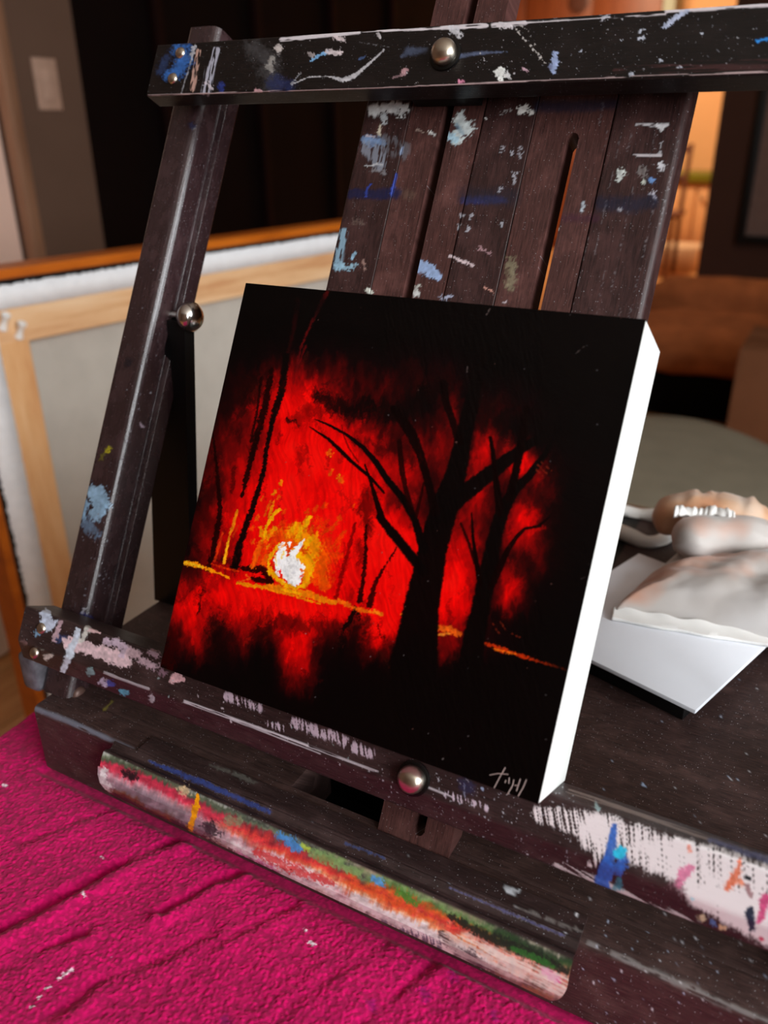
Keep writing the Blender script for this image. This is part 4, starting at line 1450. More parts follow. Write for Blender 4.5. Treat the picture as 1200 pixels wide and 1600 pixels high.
# rail knob, hinge bolt
kp = on_x(270, 492, -7.8)
lathe('rail_knob', [(0.22, -0.2), (0.22, 0.45), (0.34, 0.5), (0.42, 0.62), (0.62, 0.75), (0.72, 1.0), (0.70, 1.25), (0.52, 1.48), (0.2, 1.58)], kp, (1, 0.0, 0.0), M['steel'], rail_l, 36)
bp = on_x(124, 1084, -7.8)
lathe('hinge_bolt', [(0.36, -0.05), (0.36, 0.04), (0.26, 0.14), (0.08, 0.18)], bp, (1, 0, 0), plain('brown bolt', (96, 70, 62), 0.45, 0.3), rail_l, 24)
box('hinge_bracket', (-10.75, 1.2, -5.6), (-9.6, 3.4, -3.5), plain('worn grey bracket', (84, 82, 88), 0.5, 0, 0.5, 160), EA, 0.3, 3)

# rear strut that props the rail
V, F = box_data((-1.0, -0.35, 0), (1.0, 0.35, 1), 0)
V = np.array([[(-9.3 if p[2] == 0 else -7.9) + p[0] * (1.35 if p[2] == 0 else 1.2), (10.6 if p[2] == 0 else 11.2) + p[1], BT if p[2] == 0 else 10.6] for p in V])
mobj('rear_strut', V, F, M['black'], EA)
V2 = V.copy()
V2[:, 0] = 15.6 - V2[:, 0]
mobj('rear_strut', V2, [f[::-1] for f in F], M['black'], EA)


def screw(px, z, parent, rad=0.26):
    P = on_z(*px, z)
    c = p2w(P)
    o = lathe('screw', [(rad, -0.03), (rad, 0.04), (rad * 0.75, 0.11), (rad * 0.3, 0.14)], c, NZ, M['brass'], parent, 20)


for q in ((282, 83), (270, 123)):
    screw(q, -1.8, bar)
for q in ((65, 982), (54, 1020)):
    screw(q, LZ, ledge)


def clamp_knob(px, z, parent, r):
    c = p2w(on_z(*px, z))
    w = lathe('washer', [(r * 1.25, -0.04), (r * 1.25, 0.06), (r * 1.1, 0.09), (r * 0.9, 0.09)], c, NZ, M['bar'], parent, 32)
    lathe('knob', [(r * 0.92, 0.05), (r * 1.0, 0.16), (r * 0.98, 0.30), (r * 0.82, 0.44), (r * 0.5, 0.54), (r * 0.12, 0.58)], c, NZ, M['brass'], parent, 36)


clamp_knob((696, 86), -1.8, bar, 0.50)
clamp_knob((646, 1216), LZ, ledge, 0.50)

# ================================================================== THE PAINTING
PW = 15.24
PB = 0.01
PG = thing('panel_painting', p2w((PW / 2, PB, -1.8)), 'square painting of a red forest fire behind black trees on a deep white panel', 'painting')
V, F = box_data((0, PB, -3.62), (PW, PB + PW, -0.05), 0.03, 2)
mobj('cradle', p2w(V), F, M['gesso'], PG, 40)


def p_art(pt):
    S = pt.stroke
    x, y = pt.x, pt.y
    # glow
    x0, y0 = x, y
    x = x + 16 * (fbm(x0 * 0.05, y0 * 0.04, 71, 3) - 0.5) + 9 * (fbm(x0 * 0.2 + y0 * 0.08, y0 * 0.12, 72, 2) - 0.5)
    y = y + 26 * (fbm(x0 * 0.09, y0 * 0.03, 73, 3) - 0.5) + 12 * (fbm(x0 * 0.3, y0 * 0.1, 74, 2) - 0.5)
    pt.x, pt.y = x, y
    g = np.ones(len(x))
    for cx, cy, rx, ry, a in ((470, 700, 62, 80, 1.0), (450, 790, 80, 80, 1.0), (525, 790, 70, 95, 1.0), (520, 890, 120, 70, 1.0), (625, 905, 70, 70, 1.0), (590, 860, 60, 60, 0.9),
                              (705, 910, 38, 60, 0.92), (690, 950, 50, 36, 0.8), (440, 620, 46, 60, 0.66), (500, 640, 56, 46, 0.5), (525, 575, 50, 40, 0.30), (600, 610, 60, 40, 0.14), (690, 590, 40, 40, 0.14), (560, 680, 50, 30, 0.35), (650, 690, 50, 40, 0.25), (380, 640, 40, 60, 0.25), (850, 790, 50, 60, 0.18), (600, 740, 36, 50, 0.42), (560, 760, 36, 56, 0.6),
                              (640, 740, 28, 46, 0.45), (690, 720, 22, 50, 0.42), (705, 640, 14, 40, 0.5), (756, 700, 24, 40, 0.72), (745, 770, 28, 46, 0.62), (812, 722, 26, 30, 0.72), (720, 840, 36, 56, 0.62),
                              (820, 800, 36, 50, 0.45), (810, 840, 34, 40, 0.4), (800, 920, 28, 44, 0.6), (350, 760, 50, 100, 0.30), (345, 860, 50, 50, 0.42), (420, 860, 60, 60, 0.9), (300, 950, 50, 46, 0.72),
                              (360, 935, 80, 30, 0.7), (440, 950, 90, 26, 0.85), (530, 965, 90, 22, 0.85), (600, 985, 50, 24, 0.8), (470, 1010, 26, 66, 0.68), (455, 1040, 20, 40, 0.35), (310, 1000, 26, 44, 0.40), (370, 1000, 26, 40, 0.35), (420, 990, 30, 30, 0.3),
                              (700, 1010, 70, 24, 0.28), (590, 1010, 60, 30, 0.35), (640, 590, 60, 60, 0.16), (780, 640, 70, 40, 0.18), (860, 740, 60, 40, 0.14), (680, 1050, 100, 40, 0.08), (850, 870, 40, 60, 0.22)):
            g *= 1 - a * np.exp(-((x - cx) / rx) ** 2 - ((y - cy) / ry) ** 2)
    g = 1 - g
    n1 = fbm(x * 0.022, y * 0.022, 4, 5)
    n2 = fbm(x * 0.09 + y * 0.03, y * 0.03 - x * 0.02, 8, 4)
    g = g * (0.62 + 0.75 * n1) + (n2 - 0.5) * 0.34 * np.clip(g * 3, 0, 1)
    # above the mid line the canopy closes in
    g = g * (1 - 0.72 * sst(640, 520, y + (x - 600) * -0.05))
    st = [0.0, 0.10, 0.25, 0.45, 0.62, 0.78, 0.92, 1.1]
    cr_ = [4, 12, 50, 112, 170, 222, 240, 248]
    cg_ = [2, 2, 2, 3, 3, 3, 6, 14]
    cb_ = [2, 3, 3, 4, 4, 3, 4, 8]
    pt.c[:, 0] = np.interp(g, st, cr_)
    pt.c[:, 1] = np.interp(g, st, cg_)
    pt.c[:, 2] = np.interp(g, st, cb_)
    pt.a[:] = 1
    K = (6, 2, 2)
    DK = (26, 2, 2)
    MR = (96, 2, 2)

    # dark canopy masses
    for p, w, c, o in (([(500, 625), (540, 640), (580, 630)], [24, 40, 26], K, 0.85), ([(600, 650), (640, 640), (690, 600)], [30, 44, 40], K, 0.7), ([(620, 690), (640, 720)], [30, 26], K, 0.5),
                       ([(560, 690), (600, 700)], [20, 24], DK, 0.5), ([(730, 660), (780, 660), (840, 670)], [30, 40, 40], K, 0.6), ([(860, 720), (890, 760), (880, 860)], [30, 70, 80], K, 0.8),
                       ([(820, 760), (860, 800)], [16, 40], K, 0.5), ([(470, 655), (490, 640)], [24, 20], (90, 0, 0), 0.6), ([(455, 655), (466, 659)], [8, 6], K, 0.85),
                       ([(468, 720), (476, 700), (470, 738)], [18, 14, 12], (130, 0, 0), 0.6), ([(560, 800), (572, 780), (576, 830)], [16, 26, 18], (60, 0, 0), 0.65), ([(562, 850), (560, 880)], [14, 8], (90, 0, 0), 0.6),
                       ([(330, 640), (350, 620), (400, 600)], [40, 50, 30], K, 0.5), ([(310, 800), (330, 820)], [36, 40], (50, 0, 0), 0.5), ([(395, 590), (380, 640)], [24, 20], K, 0.5),
                       ([(350, 870), (365, 885)], [20, 18], DK, 0.6), ([(820, 880), (850, 940)], [34, 60], K, 0.6), ([(780, 960), (830, 990)], [24, 40], K, 0.75)):
        S(p, w, c, o, 0.9, 0.6, 0.06)
    # dark shade on the ground
    for p, w, c, o in (([(340, 975), (345, 1030)], [40, 60], K, 0.72), ([(410, 975), (415, 1060)], [44, 44], K, 0.55), ([(560, 985), (540, 1030), (520, 1090)], [40, 80, 60], K, 0.8), ([(640, 1040), (600, 1080)], [90, 80], K, 0.85),
                       ([(440, 975), (520, 985)], [26, 30], DK, 0.5), ([(300, 1060), (450, 1110), (700, 1150)], [44, 60, 140], K, 0.85), ([(720, 1060), (860, 1110)], [70, 120], K, 0.85), ([(270, 985), (262, 1030)], [20, 26], (60, 0, 0), 0.5),
                       ([(320, 905), (272, 938)], [7, 10], (70, 0, 0), 0.55)):
        S(p, w, c, o, 0.9, 0.6, 0.05)
    S([(323, 912), (316, 935), (309, 960)], [7, 9, 7], (44, 0, 0), 0.85, 0.5, 0.4)
    S([(559, 958), (548, 972), (533, 990)], [8, 8, 4], K, 0.9, 0.4, 0.3)
    S([(591, 972), (596, 992), (602, 1008)], [5, 5, 4], (70, 0, 0), 0.8, 0.5, 0.5)

    pt.x, pt.y = x0, y0
    # short dabs of the brush all over the glow
    gd = np.random.default_rng(5)
    cen = np.stack([gd.uniform(280, 900, 520), gd.uniform(520, 1080, 520)], -1)
    for cxy in cen:
        k = np.argmin((x0 - cxy[0]) ** 2 + (y0 - cxy[1]) ** 2)
        cc = pt.c[k]
        if cc[0] < 22:
            continue
        an = math.radians(gd.choice([-70, -58, -80, 60, -30, 100]) + gd.uniform(-15, 15))
        L = gd.uniform(5, 15)
        q = gd.uniform(0.55, 1.42)
        cl = np.clip(cc * q + (gd.uniform(-2, 14) if q > 1.1 else 0) * np.array([1, 0.5, 0.1]), 0, 250)
        S([cxy - L * np.array([math.cos(an), math.sin(an)]), cxy + L * np.array([math.cos(an), math.sin(an)])], [gd.uniform(2, 8), gd.uniform(2, 6)], cl, 0.5, 0.45, 0.8, 0.2)
    # thin trees far away
    S([(555, 818), (541, 873), (525, 934)], [4, 7, 6], (124, 0, 0), 0.85, 0.4, 0.3)
    S([(572, 822), (571, 873), (566, 915), (562, 938)], [4, 6, 7, 11], (30, 0, 0), 0.95, 0.35, 0.3)
    S([(620, 856), (598, 890), (584, 918), (577, 945)], [2.5, 4, 8, 10], (36, 0, 0), 0.92, 0.35, 0.35)
    # left group
    S([(511, 456), (500, 478), (487, 504), (471, 541), (462, 580)], [7, 6, 5, 4, 3], (92, 8, 10), 0.85, 0.6, 0.3)
    S([(478, 540), (468, 566), (458, 600)], [3, 2, 3], (110, 6, 8), 0.6, 0.5, 0.3)
    S([(466, 470), (458, 520), (450, 550)], [8, 7, 6], (40, 3, 4), 0.7, 0.7, 0.3)
    S([(447, 556), (440, 612), (426, 655), (417, 700), (412, 735), (405, 762), (396, 790), (384, 822), (375, 850), (367, 886)], [11, 11, 9, 7, 7, 8, 9, 10, 11, 13], K, 0.96, 0.3, 0.25)
    S([(424, 580), (415, 630), (405, 668), (393, 715), (384, 750), (378, 775)], [9, 11, 11, 9, 8, 4], (14, 0, 0), 0.9, 0.35, 0.3)
    S([(408, 590), (402, 640), (392, 690)], [5, 4, 4], (14, 0, 0), 0.8, 0.5, 0.3)
    S([(332, 672), (340, 745), (344, 800), (335, 850), (326, 890)], [3, 6, 8, 9, 8], (20, 0, 0), 0.92, 0.35, 0.3)
    S([(366, 730), (362, 770)], [8, 6], (50, 0, 0), 0.6, 0.6, 0.4)
    S([(380, 888), (410, 889), (424, 909), (396, 905)], [9, 13, 9, 10], (34, 0, 0), 0.95, 0.3, 0.3)

    OR = (240, 92, 4)
    OD = (226, 58, 2)
    YE = (250, 178, 6)
    YO = (244, 140, 4)
    WH = (252, 252, 250)
    # ground line
    S([(284, 877), (300, 881), (324, 889), (357, 902)], [9, 9, 6, 4], YO, 0.98, 0.35, 0.4)
    S([(290, 879), (316, 886)], [5, 4], (250, 196, 30), 0.9, 0.4, 0.4)
    S([(330, 881), (372, 893)], [4, 3], (220, 50, 0), 0.8, 0.5, 0.4)
    S([(372, 910), (390, 904), (384, 898)], [4, 3, 3], (236, 100, 20), 0.8, 0.4, 0.5)
    S([(372, 911), (416, 919), (460, 931), (500, 944)], [5, 6, 4, 3], YO, 0.97, 0.3, 0.35)
    S([(418, 915), (446, 921), (484, 930), (523, 942)], [7, 11, 11, 8], (240, 124, 6), 0.98, 0.3, 0.35)
    S([(440, 921), (470, 928)], [6, 5], YE, 0.8, 0.4, 0.4)
    S([(530, 939), (560, 952), (596, 960)], [7, 7, 4], (240, 104, 10), 0.95, 0.35, 0.45)
    S([(586, 953), (594, 960)], [4, 4], (244, 140, 20), 0.8, 0.4, 0.4)
    S([(628, 960), (640, 964)], [4, 5], (244, 110, 14), 0.9, 0.4, 0.4)
    S([(678, 980), (700, 984), (718, 991)], [10, 12, 7], (232, 96, 16), 0.95, 0.35, 0.5, 0.2)
    S([(684, 992), (700, 990)], [4, 4], (244, 150, 40), 0.8, 0.4, 0.5)
    S([(757, 1004), (780, 1013), (806, 1022), (842, 1034), (884, 1046)], [4, 8, 5, 3, 2], (196, 46, 6), 0.95, 0.4, 0.45)
    S([(770, 1014), (806, 1022)], [3, 3], (240, 110, 14), 0.8, 0.4, 0.4)
    # sticks of light at the left
    S([(371, 797), (364, 822), (358, 838), (350, 880)], [3, 6, 3, 5], (240, 132, 10), 0.97, 0.3, 0.25)
    S([(357, 846), (350, 878)], [3, 5], (250, 176, 20), 0.9, 0.4, 0.3)
    S([(348, 832), (342, 852), (336, 876)], [3, 4, 4], (206, 50, 8), 0.85, 0.5, 0.3)
    S([(372, 822), (364, 838)], [4, 4], (206, 60, 10), 0.6, 0.5, 0.4)

    # fire: halo, flames, core
    S([(490, 880), (500, 862), (505, 900)], [40, 54, 34], (236, 66, 2), 0.75, 0.6, 0.7, 0.09)
    S([(452, 838), (470, 850)], [44, 50], (240, 92, 2), 0.85, 0.5, 0.6, 0.1)
    S([(508, 915), (496, 905)], [16, 22], (238, 76, 2), 0.9, 0.35, 0.5)
    S([(396, 884), (404, 860), (413, 842), (428, 826)], [9, 13, 12, 8], OR, 0.92, 0.35, 0.5, 0.12)
    S([(405, 880), (418, 856), (440, 826)], [8, 9, 5], OD, 0.85, 0.4, 0.5)
    S([(407, 825), (411, 842)], [7, 9], YO, 0.95, 0.3, 0.4)
    S([(429, 781), (424, 796), (420, 808)], [3, 5, 4], YO, 0.95, 0.3, 0.3)
    S([(437, 796), (427, 806), (417, 822), (413, 838)], [6, 6, 5, 4], YE, 0.95, 0.3, 0.35)
    S([(423, 783), (417, 796), (413, 806)], [3, 4, 3], OR, 0.9, 0.4, 0.3)
    S([(428, 826), (418, 842)], [8, 6], YO, 0.95, 0.35, 0.4)
    S([(440, 826), (428, 836)], [6, 5], OR, 0.9, 0.4, 0.4)
    for p, w, c in (((404, 806), 7, OR), ((396, 823), 6, OD), ((446, 796), 6, OD), ((431, 767), 6, YO), ((441, 751), 5, YO), ((411, 776), 3, OR), ((437, 774), 4, OR), ((516, 703), 8, (236, 96, 6)), ((519, 735), 6, (236, 90, 6)), ((535, 747), 9, (240, 100, 6)),
                    ((520, 708), 4, YO), ((530, 742), 4, YO), ((509, 786), 9, OD), ((495, 792), 8, OD), ((482, 796), 7, OD), ((532, 806), 5, OD), ((420, 852), 6, YO), ((556, 785), 4, OD), ((398, 842), 6, OR)):
        S([p, (p[0] - 3, p[1] + 5)], [w * 0.6, w], c, 0.9, 0.4, 0.5, 0.3)
    S([(532, 809), (520, 824), (502, 834)], [5, 6, 6], OD, 0.9, 0.4, 0.5)
    S([(538, 831), (527, 846), (516, 856)], [6, 5, 5], OD, 0.85, 0.4, 0.5)
    S([(536, 866), (524, 876)], [5, 8], OD, 0.6, 0.5, 0.6)
    for k in range(95):
        r_, a_ = gd.uniform(0.2, 1.0) ** 0.7, gd.uniform(0, 2 * PI)
        q = np.array([472 + 62 * r_ * math.cos(a_), 864 + 52 * r_ * math.sin(a_)])
        if q[1] > 912 - (q[0] < 430) * 24:
            continue
        up = np.array([gd.uniform(1, 7), -gd.uniform(5, 15)])
        cl = [YO, OR, OD, (236, 44, 2)][min(3, int(r_ * 3.6 + gd.uniform(-0.6, 0.8)))]
        S([q, q + up * 0.6, q + up], [gd.uniform(3, 7), gd.uniform(3, 5), 1.5], cl, 0.85, 0.35, 0.8, 0.2)
    S([(450, 834), (462, 826), (474, 822), (484, 808)], [12, 16, 12, 7], YO, 0.97, 0.3, 0.5, 0.14)
    S([(484, 808), (478, 822)], [6, 7], YE, 0.97, 0.3, 0.3)
    S([(462, 816), (456, 830)], [5, 7], YE, 0.9, 0.35, 0.4)
    S([(470, 838), (490, 846), (494, 858), (482, 880)], [18, 20, 20, 24], YO, 0.97, 0.3, 0.5, 0.14)
    S([(496, 832), (492, 848)], [4, 6], YO, 0.95, 0.35, 0.3)
    S([(486, 872), (484, 892), (476, 914)], [16, 16, 10], (248, 158, 6), 0.95, 0.35, 0.4)
    S([(489, 888), (480, 908)], [4, 4], YE, 0.9, 0.4, 0.3)
    S([(484, 842), (478, 856)], [8, 10], YE, 0.9, 0.35, 0.6)
    S([(470, 826), (466, 838)], [6, 9], YE, 0.9, 0.35, 0.6)
    S([(505, 868), (500, 885), (506, 905)], [16, 20, 16], (240, 84, 2), 0.85, 0.4, 0.8, 0.12)
    S([(462, 866), (470, 872)], [16, 18], YE, 0.97, 0.3, 0.4)
    S([(436, 850), (426, 864), (418, 876), (421, 892), (432, 904), (446, 914)], [5, 7, 6, 9, 10, 8], YE, 0.97, 0.3, 0.4, 0.14)
    S([(412, 880), (416, 872)], [9, 8], OR, 0.95, 0.4, 0.4)
    S([(448, 914), (462, 918), (474, 916)], [7, 8, 7], YE, 0.97, 0.3, 0.3)
    S([(446, 848), (438, 856), (430, 870)], [3, 3, 3], (250, 210, 150), 0.8, 0.4, 0.4)
    S([(443, 849), (437, 854)], [4, 5], WH, 0.95, 0.3, 0.4)
    S([(453, 848), (452, 852)], [4, 4], WH, 0.95, 0.3, 0.4)
    S([(476, 842), (471, 850)], [2, 3], WH, 0.97, 0.3, 0.3)
    S([(470, 850), (464, 858), (456, 868), (452, 876)], [6, 9, 10, 12], WH, 1, 0.2, 0.3, 0.2)
    S([(445, 857), (438, 864), (433, 876), (434, 888)], [8, 12, 12, 9], WH, 1, 0.2, 0.35, 0.2)
    S([(442, 866), (444, 882), (452, 898), (462, 910)], [14, 20, 22, 12], WH, 1, 0.2, 0.3, 0.2)
    S([(456, 876), (464, 882), (475, 887)], [12, 14, 6], WH, 1, 0.2, 0.35, 0.2)
    S([(460, 886), (466, 896)], [20, 16], WH, 1, 0.2, 0.35, 0.2)
    S([(468, 908), (452, 908)], [6, 5], WH, 0.95, 0.25, 0.4)
    S([(432, 893), (437, 901)], [4, 3], WH, 0.95, 0.3, 0.3)
    S([(444, 862), (440, 872)], [3, 3], (250, 200, 90), 0.8, 0.4, 0.4)
    S([(430, 868), (432, 884)], [2.5, 2], (250, 214, 120), 0.7)
    for k in range(9):
        a0 = 438 + k * 3.4
        S([(a0, 872 + (k % 3) * 5), (a0 + 2, 886 + (k % 4) * 3), (a0 + 7, 900)], [1.0, 1.2, 0.8], (222, 222, 228), 0.5, 0.5, 0.4)

    # the two great black trees
    T = lambda p, w, c=K, o=0.98: S(p, w, c, o, 0.22, 0.10, 0.14)
    T([(646, 1040), (652, 1000), (658, 950), (668, 900), (676, 860), (688, 815), (702, 775), (714, 735), (723, 690), (735, 640), (745, 590), (756, 540)], [76, 66, 56, 50, 46, 44, 40, 32, 28, 24, 20, 14])
    T([(690, 800), (716, 778), (745, 756), (778, 730), (808, 706), (836, 688), (862, 674)], [34, 28, 26, 24, 18, 14, 8])
    T([(660, 892), (634, 858), (614, 834), (593, 808)], [16, 16, 15, 12])
    T([(598, 815), (588, 782), (577, 746), (570, 726)], [12, 8, 5, 3], (16, 0, 0))
    T([(662, 858), (648, 812), (630, 780), (604, 748), (588, 723), (567, 699), (540, 678), (514, 664), (492, 655)], [16, 12, 12, 11, 10, 8, 5, 4, 2])
    T([(600, 770), (580, 747), (548, 720), (530, 702), (513, 686), (484, 667)], [4, 5, 6, 7, 5, 2], (12, 0, 0))
    T([(560, 722), (545, 700), (537, 680), (534, 664)], [2.5, 2, 2, 1.5], (60, 0, 0), 0.7)
    T([(680, 800), (672, 765), (664, 735), (656, 708), (642, 676), (616, 640)], [16, 13, 13, 14, 18, 14], (8, 0, 0), 0.92)
    T([(644, 800), (634, 765), (628, 735), (624, 690)], [9, 8, 9, 8], (20, 0, 0), 0.85)
    T([(650, 806), (657, 778), (662, 755)], [6, 5, 4], (26, 0, 0), 0.85)
    T([(718, 690), (708, 660), (697, 630), (692, 600)], [14, 12, 12, 14], (8, 0, 0), 0.9)
    T([(733, 1060), (740, 1000), (752, 945), (764, 885), (775, 832), (786, 795), (804, 766), (828, 742), (850, 712), (864, 686)], [40, 36, 30, 28, 24, 22, 16, 14, 10, 4])
    T([(781, 800), (777, 765), (773, 735), (770, 705), (766, 684)], [14, 12, 8, 8, 6], (10, 0, 0))
    T([(796, 778), (806, 735), (812, 705), (818, 670), (822, 640)], [14, 13, 14, 14, 12], (8, 0, 0))
    T([(750, 914), (744, 876), (739, 840), (737, 802)], [9, 8, 5, 3], (10, 0, 0))
    T([(741, 880), (733, 850), (720, 818)], [4, 5, 4], (20, 0, 0), 0.85)
    T([(768, 915), (782, 884), (794, 858), (808, 838), (820, 826), (842, 822), (858, 808)], [12, 12, 9, 7, 5, 5, 3], (10, 0, 0), 0.92)
    # deep black border masses lower right
    pt.x, pt.y = x, y
    S([(640, 1060), (760, 1100), (830, 1180)], [60, 110, 150], (5, 2, 2), 0.7, 0.9, 0.4, 0.04)
    S([(900, 560), (940, 800), (880, 1100)], [110, 110, 110], (6, 3, 3), 0.75, 0.9, 0.4, 0.03)
    S([(420, 470), (700, 510), (990, 530)], [36, 70, 90], (6, 3, 3), 0.8, 0.9, 0.4, 0.03)
    pt.x, pt.y = x0, y0
    wa = 30 * (fbm(x0 * 0.02, y0 * 0.02, 79, 2) - 0.5)
    br = fbm((x0 * 0.2 + y0) * 0.025, (x0 - y0 * 0.2 + wa) * 0.30, 77, 3)
    pt.c *= (0.84 + 0.30 * br)[:, None]
    # faint scratches of warm colour
    for p in ([(840, 726), (854, 740)], [(846, 722), (862, 736)], [(838, 734), (850, 746)], [(770, 975), (780, 990)], [(782, 972), (790, 984)], [(800, 990), (812, 996)]):
        S(p, [1.6, 1.2], (150, 44, 20), 0.6, 0.4, 0.4)
    for p in ([(900, 552), (912, 542)], [(760, 492), (766, 482)], [(905, 905), (920, 900)], [(730, 572), (729, 588)]):
        S(p, [1.2, 1.0], (120, 104, 100), 0.6, 0.4, 0.4)
    pt.dots(90, (400, 470, 990, 1200), 0.3, 0.8, [(120, 116, 120), (150, 100, 90)], 21, 0.6)
    pt.dots(30, (300, 900, 860, 1200), 0.3, 0.9, [(150, 140, 140)], 22, 0.6)


def art():
    nx, ny = 600, 640
    u, v = np.meshgrid(np.linspace(0, PW, nx + 1), np.linspace(PB, PB + PW, ny + 1), indexing='ij')
    P = np.stack([u.ravel(), v.ravel(), np.zeros(u.size)], -1)
    px = proj(p2w(P))
    pt = Paint(px)
    p_art(pt)
    # ridges of the brush: strokes follow a slowly turning direction
    th = 2.2 * fbm(P[:, 0] * 0.35, P[:, 1] * 0.35, 40, 2) * PI
    a = P[:, 0] * np.cos(th) + P[:, 1] * np.sin(th)
    b = -P[:, 0] * np.sin(th) + P[:, 1] * np.cos(th)
    lum = pt.c.sum(1) / 765
    P[:, 2] = 0.0045 * (fbm(a * 1.6, b * 13.0, 41, 3) - 0.5) + 0.006 * (fbm(P[:, 0] * 2.2, P[:, 1] * 2.2, 44, 3) - 0.5) + 0.012 * np.clip(lum - 0.35, 0, 0.5) + 0.012 * np.clip(0.05 - lum, 0, 0.05) / 0.05 * (fbm((px[:, 0] * 0.2 + px[:, 1]) * 0.05, (px[:, 0] - 0.2 * px[:, 1]) * 0.28, 52, 3) - 0.5) * ((px[:, 0] > 600) & (px[:, 0] < 850))
    n = len(P)
    # rim down to the panel
    i = np.arange(nx + 1)
    j = np.arange(ny + 1)
    ring = np.concatenate([i * (ny + 1), nx * (ny + 1) + j[1:], (i[:-1][::-1]) * (ny + 1) + ny, j[1:-1][::-1]])
    R_ = P[ring].copy()
    R_[:, 2] = -0.06
    R_[:, 0] = np.clip(R_[:, 0], 0.0, PW)
    V = p2w(np.vstack([P, R_]))
    I, J = np.meshgrid(np.arange(nx), np.arange(ny), indexing='ij')
    F = np.stack([I * (ny + 1) + J, (I + 1) * (ny + 1) + J, (I + 1) * (ny + 1) + J + 1, I * (ny + 1) + J + 1], -1).reshape(-1, 4)
    k = np.arange(len(ring))
    k2 = np.roll(k, -1)
    G = np.stack([ring, n + k, n + k2, ring[k2]], -1)
    pc = pt.out()
    pc = np.vstack([pc, np.tile([0.01, 0.004, 0.004, 1.0], (len(ring), 1))])
    t = NT('oil paint')
    at = t.add('ShaderNodeAttribute', attribute_name='paint')
    t.link(at.outputs['Color'], t.b.inputs['Base Color'])
    t.b.inputs['Roughness'].default_value = 0.3
    t.b.inputs['Specular IOR Level'].default_value = 0.16
    mobj('painted_face', V, np.vstack([F, G]), t.m, PG, 60, pc)


art()
# scratched signature, built as fine raised strokes
sig = []
for pts in ([(789.6, 1199), (781, 1214), (772, 1231)], [(765, 1211), (778, 1208.5), (794, 1210)], [(790.5, 1219), (789, 1223)], [(795.6, 1215), (795, 1224)], [(803, 1218), (801, 1227), (793, 1241)],
            [(813, 1217), (810, 1226), (807, 1236)], [(804, 1227), (808, 1227.5)], [(822.5, 1218), (817, 1231), (809.5, 1244)]):
    W_ = [p2w(on_z(u, v, 0.008)) for u, v in pts]
    sig.append(tube_data(W_, 0.013, 5))
mobj('signature', *join_data(sig), plain('signature grey', (176, 156, 150), 0.6), PG, 60)

# ================================================================== THINGS ON THE BOX
HP = -4.15
N0 = on_h(1087, 1110, HP)
da = np.array([math.cos(math.radians(162.2)), math.sin(math.radians(162.2)), 0])
db = np.array([math.cos(math.radians(72.4)), math.sin(math.radians(72.4)), 0])


def obox(name, a0, a1, b0, b1, z0, z1, mat, r=0.05):
    V, F = box_data((a0, b0, z0), (a1, b1, z1), r, 2)
    V = np.array([[N0[0], N0[1], 0] + da * p[0] + db * p[1] + np.array([0, 0, p[2]]) for p in V])
    return mobj(name, V, [f[::-1] for f in F], mat, None, 40)


tag(obox('painting_board', 0, 9.4, 0, 11.3, HP - 0.22, HP, M['white_board'], 0.04), 'blank white painting panel lying on a thin black pad under the pouch', 'panel')
tag(obox('shadow_gap_block', 0.7, 9.2, 0.5, 11.0, BT + 0.01, HP - 0.225, M['black'], 0.05), 'thin black pad added to fill the shadow gap under the white panel', 'block')  # black filler gives the shaded gap below the panel its dark colour
r0, r1 = on_h(905, 1022, BT + 0.2), on_h(1040, 1101, BT + 0.2)
dr_ = (r1 - r0) / np.linalg.norm(r1 - r0)
pr_ = np.array([-dr_[1], dr_[0], 0])
V, F = box_data((0, -0.22, 0), (np.linalg.norm(r1 - r0), 0.22, 0.25), 0.06, 2)
V = np.array([r0 * [1, 1, 0] + dr_ * p[0] + pr_ * p[1] + np.array([0, 0, BT + 0.0 + p[2]]) for p in V])
tag(mobj('metal_ruler', V, F, plain('blue grey steel', (118, 140, 160), 0.3, 0.7), None, 40), 'narrow blue grey metal strip lying beside the black pad', 'ruler')

# pearl pouch
PO = thing('satin_pouch', on_h(1110, 925, HP), 'pearl satin drawstring pouch with orange sheen lying on the white panel', 'pouch')


def satin(name, stops, sc):
    t = NT(name)
    v = t.coords('Object', (1, 1, 1))
    n = t.noise(v, sc, 3, 0.5)
    t.link(t.ramp(n, stops), t.b.inputs['Base Color'])
    t.b.inputs['Roughness'].default_value = 0.55
    t.b.inputs['Sheen Weight'].default_value = 0.3
    t.b.inputs['Specular IOR Level'].default_value = 0.5
    return t.m


sat = satin('pearl satin', [(0.30, rgba((186, 104, 66))), (0.40, rgba((190, 146, 126))), (0.48, rgba((182, 174, 168))), (0.68, rgba((198, 194, 192)))], 14)
sat2 = satin('peach satin', [(0.30, rgba((190, 116, 70))), (0.48, rgba((206, 160, 124))), (0.68, rgba((216, 204, 190)))], 22)


